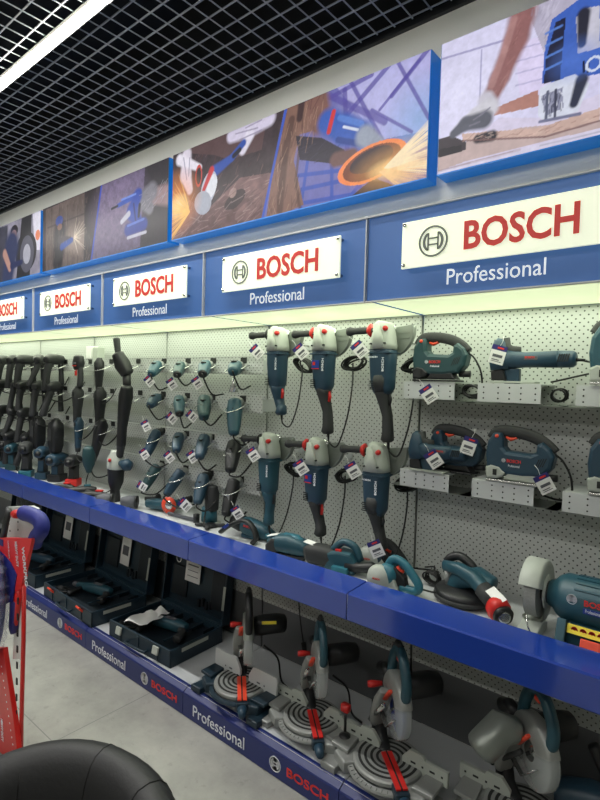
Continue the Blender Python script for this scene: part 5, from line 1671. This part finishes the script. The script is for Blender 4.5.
# accessories boxed behind and beside the saws
t = thing('circular_saw', 'black and navy saw body standing against the back panel at the right corner', 'power tool', (-.28, 2.08, .1405))
m = MB(); m.sweep([(-.14, -.02, .16), (-.05, 0, .17), (.06, .02, .17)], [(.05, .05), (.06, .06), (.05, .05)], n=18, pw=2.6, round_caps=True); m.build('motor', 'navy', t)
m = MB(); m.sweep([(-.05, 0, .36), (.0, 0, .28), (.06, .0, .17)], [(.022, .022), (.03, .03), (.035, .035)], n=14, round_caps=True); m.build('raised_arm', 'black', t)
m = MB(); m.box((0, 0, .05), (.26, .2, .1), ch=.01); m.build('base', 'black', t)
m = MB(); m.box((-.1, -.08, .11), (.03, .03, .03), ch=.004); m.build('knob', 'red', t)
t = thing('hanging_cable', 'thin black lamp cable hanging from under the shelf to the base deck', 'cable', (-1.9, 2.29, .80))
m = MB(); cable(m, [(.0, 0, .04), (.02, -.01, -.1), (.06, -.02, -.35), (.1, -.03, -.5)], .004); m.build('cable', 'cord', t)
m = MB(); m.sweep([(.1, -.03, -.49), (.12, -.035, -.56)], [(.016, .012), (.012, .01)], n=10); m.build('plug', 'black', t)


# ================================================================== OPEN TOOL CASES
def tool_case(x0, x1, y0, label, v):
    DZ = .1405
    w = x1 - x0; d = .40; hgt = .10
    t = thing('tool_case', label, 'tool case', ((x0 + x1) / 2, y0 + d / 2, DZ), (0, 0, R((0, 1, -2, 2)[v])), group='open tool cases on the base deck')
    m = MB()
    m.box((0, 0, .008), (w, d, .016), ch=.006)
    for sy in (-1, 1): m.box((0, sy * (d / 2 - .007), hgt / 2), (w, .014, hgt), ch=.005)
    for sx in (-1, 1): m.box((sx * (w / 2 - .007), 0, hgt / 2), (.014, d, hgt), ch=.005)
    for k in range(3): m.box((-.3 * w + .3 * w * k, -d / 2 - .001, .05), (.02, .008, .08), ch=.002)
    m.build('base_shell', 'case', t)
    m = MB(); m.box((0, 0, .045), (w - .03, d - .03, .03))
    for k in range(6):
        m.box((-w * .4 + k * w * .16, d * .34, .07), (.012, .08, .04), ch=.002)
    m.build('inner_tray', 'case_in', t)
    m = MB(); m.box((w * .29, -.1 * 0, .1), (.012, d * .75, .006)); m.build('tray_rib', 'case', t)
    lm = 'orange' if v in (1, 2, 0) else 'alu_paint'
    for sx in (-.3, .3):
        m = MB(); m.box((sx * w, -d / 2 - .012, .07 if v == 3 else .085), (.05, .012, .045), rot=(R(-12 if v == 3 else 40), 0, 0), ch=.004); m.build('latch', lm, t)
    m = MB(); m.sweep(smooth_path([(-.09, -d / 2 - .004, .03), (-.08, -d / 2 - .03, .035), (.08, -d / 2 - .03, .035), (.09, -d / 2 - .004, .03)], 4), .008, n=8); m.build('carry_handle', 'case', t)
    m = MB(); m.box((w / 2 + .001, -.02, .075), (.002, .2, .022)); m.build('side_label', 'alu_paint', t)
    # lid, leaning on the back panel
    lt = Matrix.Translation((0, d / 2 - .006, hgt - .002)) @ Matrix.Rotation(R((-7, -8, -8, -7)[v]), 4, 'X')
    lh = (.42, .43, .43, .40)[v]

    def mb():
        q = MB(); q.T = lt.copy(); return q
    m = mb()
    m.box((0, .058, lh / 2), (w, .012, lh), ch=.006)
    for sx in (-1, 1): m.box((sx * (w / 2 - .007), .03, lh / 2), (.014, .062, lh), ch=.005)
    m.box((0, .03, lh - .007), (w, .062, .014), ch=.005); m.box((0, .03, .007), (w, .062, .014), ch=.005)
    l = m.build('lid', 'case', t)
    m = mb()
    if v == 0:
        for k in range(13): m.box((-w * .38 + k * w * .063, .036, lh * .5), (w * .042, .03, lh * .78), ch=.004)
        m.build('foam_pad', 'foam', l)
    else:
        for k in range(5):
            m.box((-w * .36 + k * w * .18, .046, lh * .86), (w * .13, .016, lh * .1), ch=.003)
        m.box((w * .32, .046, lh * .45), (w * .2, .016, lh * .6), ch=.01); m.box((-w * .3, .046, lh * .4), (w * .26, .014, lh * .5), ch=.01)
        for k in range(4): m.box((w * .05 + k * .035, .044, lh * (.16 + .03 * (k % 2))), (.024, .02, lh * .12), ch=.003)
        m.build('moulded_pockets', 'case_in', l)
        m = mb()
        if v == 3: m.box((-w * .08, .033, lh * .62), (w * .24, .002, lh * .34))
        else: m.box((-w * .02, .033, lh * .52), (w * .17, .003, lh * .5))
        lbl = m.build('instruction_label', 'white', l)
        m = mb()
        if v == 3:
            for k in range(3): m.box((-w * .08, .0315, lh * (.72 - .09 * k)), (w * .17, .001, .004 if k else .008))
        else: m.box((-w * .02, .031, lh * .52), (w * .11, .001, lh * .16))
        m.build('label_print', 'ink', lbl)
        if v in (1, 2):
            m = mb(); m.box((-w * .02, .04, lh * .88), (w * .4, .02, .03), ch=.002); m.build('bit_tray', 'foam', l)
    m = mb(); m.box((w * .485, -.003, lh * .42), (.02, .002, lh * .36)); m.build('edge_sticker', 'alu_paint', l)
    return t, lt, w, d


CS = [(-5.52, -4.86, 1.76, 'farthest open tool case, lid lined with ribbed grey foam', 0), (-4.76, -4.02, 1.76, 'open tool case with pale strip label in lid, third from mitre saws', 1), (-3.85, -3.12, 1.745, 'open tool case with orange-red latches and a drill inside', 2), (-2.97, -2.37, 1.77, 'nearest open tool case with clear latches and white paper inside', 3)]
for x0, x1, y0, lb, v in CS:
    tool_case(x0, x1, y0, lb, v)
    cx = (x0 + x1) / 2; cy = y0 + .2
    t = thing('cased_power_drill', ('corded teal and black hammer drill lying in the ' + ('farthest open case', 'case third from the mitre saws', 'case with orange-red latches', 'nearest case under the paper')[v]), 'drill', (cx, cy - .0, .203), (0, 0, R(14)), group='drills lying in the open cases')
    m = MB(); m.sweep([(-.17, 0, .035), (-.1, 0, .036), (0, 0, .042), (.1, 0, .042), (.15, 0, .04)], [(.016, .016), (.026, .026), (.036, .034), (.04, .036), (.03, .028)], n=16, pw=2.6, round_caps=True); b = m.build('body', 'teal' if v != 1 else 'navy', t)
    m = MB(); m.sweep([(.12, 0, .035), (.17, -.05, .03), (.18, -.11, .028)], [(.026, .024), (.024, .022), (.028, .024)], n=14, pw=2.6, round_caps=True); m.build('handle', 'grip', t)
    m = MB(); m.sweep([(-.2, 0, .035), (-.16, 0, .035)], [(.014, .014), (.022, .022)], n=14); m.build('chuck', 'ink', t)
    m = MB(); m.sweep([(-.1, 0, .03), (-.11, -.12, .02)], [(.02, .018), (.016, .016)], n=12, round_caps=True); m.build('auxiliary_handle', 'black', t)
    m = MB(); m.box((.04, 0, .078), (.08, .03, .002)); m.build('name_plate', 'ink', b)
    m = MB()
    for k in range(3):
        A_ = .05 + .01 * k
        m.sweep([(-.2 + A_ * math.cos(2 * PI * j_ / 16), -.1 + A_ * .6 * math.sin(2 * PI * j_ / 16), .012 + .008 * k) for j_ in range(16)], .004, n=6, closed=True)
    m.build('power_cord', 'cord', t)
# paper sheets in the nearest case
t = thing('instruction_leaflet', 'crumpled white instruction leaflet lying on the drill in the nearest case', 'paper', (-2.76, 1.87, .285), (R(6), R(-8), R(12)))
m = MB(); nx, ny = 9, 7
vs = [((i / 8 - .5) * .2, (j_ / 6 - .5) * .14, .012 * math.sin(i * .9 + j_ * .7) - abs(i - 4) * .003) for i in range(nx) for j_ in range(ny)]
fs = [(i * ny + j_, (i + 1) * ny + j_, (i + 1) * ny + j_ + 1, i * ny + j_ + 1) for i in range(nx - 1) for j_ in range(ny - 1)]
m._add(vs, fs, True); pp_ = m.build('sheet', 'white', t)
m = MB(); m._add([(p_[0] * .7 + .02, p_[1] * .7 + .085, p_[2] * 1.2 - .006) for p_ in vs], fs, True); m.build('second_sheet', 'white', t)
# white ring hanging by the case
t = thing('key_ring', 'small white plastic ring hanging under the shelf above the nearest case', 'ring', tuple(atY(179, 558, 1.85)))
m = MB(); m.sweep([(.02 * math.cos(2 * PI * k / 20), 0, .022 * math.sin(2 * PI * k / 20)) for k in range(20)], .002, n=6, closed=True); m.build('ring', 'white', t)

# ================================================================== RED HAND TRUCK DISPLAY (left edge)
t = thing('display_hand_truck', 'red and royal blue folding hand truck wrapped in clear film with WORKPRO card', 'hand truck', (-2.42, 1.0, 0))
def yp(px, py, Y=1.0):
    q = atY(px, py, Y); return (q.x + 2.42, Y - 1.0, q.z)
m = MB(); m.prism([yp(-6, 509)[::2], yp(18, 508)[::2], yp(24, 511)[::2], yp(24, 545)[::2], yp(-6, 545)[::2]], .055, .07); b = m.build('perforated_board', 'white_paint', t)
m = MB()
for (a_, b_) in ((8, 524), (17, 522), (9, 531), (17, 530), (21, 519)):
    q = yp(a_, b_, 1.05); m.sweep([(q[0], .0535, q[2]), (q[0], .056, q[2])], .005, n=10)
m.build('board_holes', 'slot', b)
m = MB(); m.sweep([yp(3, 540), yp(6, 522), yp(9, 510)], [(.022, .012)] * 3, n=12, up=(0, 1, 0)); m.build('black_clip', 'black', t)
# blue foam grip: a bent fat loop
m = MB(); m.sweep(smooth_path([yp(19, 514), yp(26, 516), yp(34, 521), yp(36, 530), yp(31, 538), yp(29, 544)], 5), [(.034, .032)] * 26, n=16, up=(0, 1, 0), round_caps=True); fg_ = m.build('foam_grip', 'royal', t); fg_.location = (0, .024, 0)
m = MB(); m.sweep([yp(15, 514), yp(18, 514)], [(.02, .02)] * 2, n=14); m.build('grip_end', 'red', t)
# printed red card
m = MB(); m.prism([yp(-6, 537)[::2], yp(35, 538)[::2], yp(27, 572)[::2], yp(23, 590)[::2], yp(-6, 590)[::2]], -.012, .002)
cd = m.build('printed_card', 'red_card', t)
m = MB(); m.prism([yp(-6, 545)[::2], yp(2, 549)[::2], yp(8, 555)[::2], yp(14, 562)[::2], yp(20, 574)[::2], yp(16, 600)[::2], yp(-6, 610)[::2]], -.016, -.012); m.build('blue_panel', 'royal', cd)
q = yp(26, 549)
letters('brand_lettering', 'WORKPRO', 'print_white', cd, (q[0] - .012, -.0135, q[2] + .01), (R(90), R(76), 0), width=.17, height=.028, bold=.02)
q = yp(18, 541)
letters('duty_lettering', 'HEAVY DUTY', 'print_white', cd, (q[0], -.0135, q[2]), (R(90), R(78), 0), width=.11, height=.022, bold=.02)
q = yp(11, 540)
letters('small_print', 'HAND TRUCK', 'print_white', cd, (q[0], -.0135, q[2]), (R(90), R(78), 0), width=.08, height=.008)
m = MB(); q = yp(4, 541.5); m.box((q[0], -.0135, q[2]), (.05, .002, .03)); m.build('flag_mark', 'navy_card', cd)
# slim red upright frame with slots
m = MB(); m.sweep([yp(24, 585), yp(23.5, 640), yp(21.5, 720), yp(21, 778)], [(.012, .01)] * 4, n=4, up=(0, 1, 0), pw=6); f = m.build('frame_rail', 'truck_red', t)
m = MB()
for k in range(8):
    q = yp(21.3 - .25 * k, 600 + 16 * k); m.box((q[0], -.014, q[2]), (.012, .004, .03))
m.build('rail_slots', 'slot', f)
m = MB(); m.prism([yp(14, 590)[::2], yp(20, 590)[::2], yp(19, 660)[::2], yp(10, 660)[::2]], .012, .018); m.build('white_backing', 'white', t)
m = MB(); m.sweep([yp(15, 600), yp(13.5, 628), yp(12, 630)], [(.03, .014), (.03, .014), (.02, .012)], n=12, up=(0, 1, 0), pw=5); m.build('blue_foot', 'navy_card', t)
m = MB(); m.sweep([yp(19, 588), yp(14, 622)], [(.022, .01), (.03, .012)], n=6, up=(0, 1, 0), pw=5); m.build('red_strut', 'truck_red', t)
# big blue loop wrapped in film
m = MB(); m.sweep(smooth_path([yp(-4, 552), yp(5, 562), yp(9, 585), yp(9, 610), yp(5, 635), yp(-3, 652), yp(-8, 668)], 5), [(.055, .05)] * 31, n=16, up=(0, 1, 0)); lp = m.build('padded_loop', 'royal', t)
lp.location = (0, -.07, 0)
m = MB(); m.sweep(smooth_path([yp(-4, 550), yp(6, 561), yp(10, 585), yp(10, 610), yp(6, 637), yp(-2, 655), yp(-8, 670)], 8), [(.062 + .008 * math.sin(k * 1.7), .06 + .008 * math.cos(k * 2.3)) for k in range(49)], n=14, up=(0, 1, 0), caps=False, smooth=False); fl = m.build('wrap_film', 'film', t)
fl.location = (0, -.07, 0)
m = MB(); m.prism([yp(-6, 565)[::2], yp(4, 572)[::2], yp(5, 592)[::2], yp(-6, 600)[::2]], -.03, -.02); m.build('inner_red_panel', 'truck_red', t)
# lower red perforated plate, flaring to the floor
m = MB(); m.prism([yp(4, 646)[::2], yp(10, 646)[::2], yp(12, 660)[::2], yp(20, 712)[::2], yp(25, 752)[::2], (yp(27, 752)[0], .012), (yp(-12, 752)[0], .012), yp(-8, 672)[::2]], -.03, -.008, ch=.003)
lp2 = m.build('toe_plate', 'truck_red', t)
m = MB()
for k in range(13):
    for (xa, ya, xb, yb) in ((8.5, 664, 21, 748), (4.5, 668, 2, 715)):
        u_ = k / 12; q = yp(xa + (xb - xa) * u_, ya + (yb - ya) * u_); m.sweep([(q[0], -.031, q[2]), (q[0], -.0295, q[2])], .0042, n=8)
m.build('white_dots', 'print_white', lp2)
q = yp(9, 716)
letters('duty_lettering', 'HEAVY DUTY', 'print_white', lp2, (q[0] - .01, -.031, q[2]), (R(90), R(84), 0), width=.1, height=.022, bold=.02)
m = MB(); q = yp(5, 659); m.sweep([(q[0], -.035, q[2]), (q[0], -.029, q[2])], .012, n=14); m.build('wheel_bolt', 'black', t)

# ================================================================== BLACK LEATHER ARMCHAIR (foreground)
t = thing('leather_armchair', 'black leather tub armchair, only its rounded back top in view', 'armchair', (-1.14, .42, 0), (0, 0, 0))
RX, RY = .385, .33
m = MB()
# tub back: a padded band around the far side, lower towards the arms
pts, rad = [], []
NB = 44
for k in range(NB + 1):
    a = R(-40 + 260 * k / NB)
    f_ = max(0.0, min(1.0, (math.sin(a) + .35) / 1.35))
    f_ = f_ ** .8
    h_ = .55 + .185 * f_
    pts.append(Vector((RX * math.cos(a), RY * math.sin(a), (h_ + .12) / 2 + .02)))
    rad.append((.085, (h_ - .12) / 2 + .02))
m.sweep(pts, rad, n=28, up=(0, 0, 1), pw=2.7, round_caps=False)
m.build('tub_back', 'leather', t)
m = MB()
for k in (7, 14, 20, 25, 31, 37):
    a = R(-40 + 260 * k / NB)
    f_ = max(0.0, min(1.0, (math.sin(a) + .35) / 1.35)) ** .8
    h_ = .55 + .185 * f_
    ring = []
    c, hh = pts[k], rad[k][1]
    nd = Vector((math.cos(a), math.sin(a) * RX / RY, 0)).normalized()
    for j in range(28):
        b_ = 2 * PI * j / 28
        ca, sa = math.cos(b_), math.sin(b_)
        ca = math.copysign(abs(ca) ** (2 / 2.7), ca); sa = math.copysign(abs(sa) ** (2 / 2.7), sa)
        ring.append(c + nd * .0855 * ca + Vector((0, 0, hh * 1.001 * sa)))
    sm_ = MB(); sm_.sweep(ring, .0022, n=6, closed=True); sm_.build('stitched_seam', 'seam', t)
m = MB(); m.lathe([(0, .30), (.24, .30), (.29, .32), (.305, .36), (.295, .41), (.26, .44), (0, .455)], n=40); m.build('seat_cushion', 'leather', t)
m = MB(); m.lathe([(0, .14), (.3, .14), (.31, .16), (.31, .30), (0, .30)], n=40); m.build('seat_base', 'leather', t)
m = MB(); m.lathe([(0, 0), (.22, 0), (.22, .012), (.03, .03), (.028, .14), (0, .14)], n=36); m.build('pedestal', 'chrome', t)
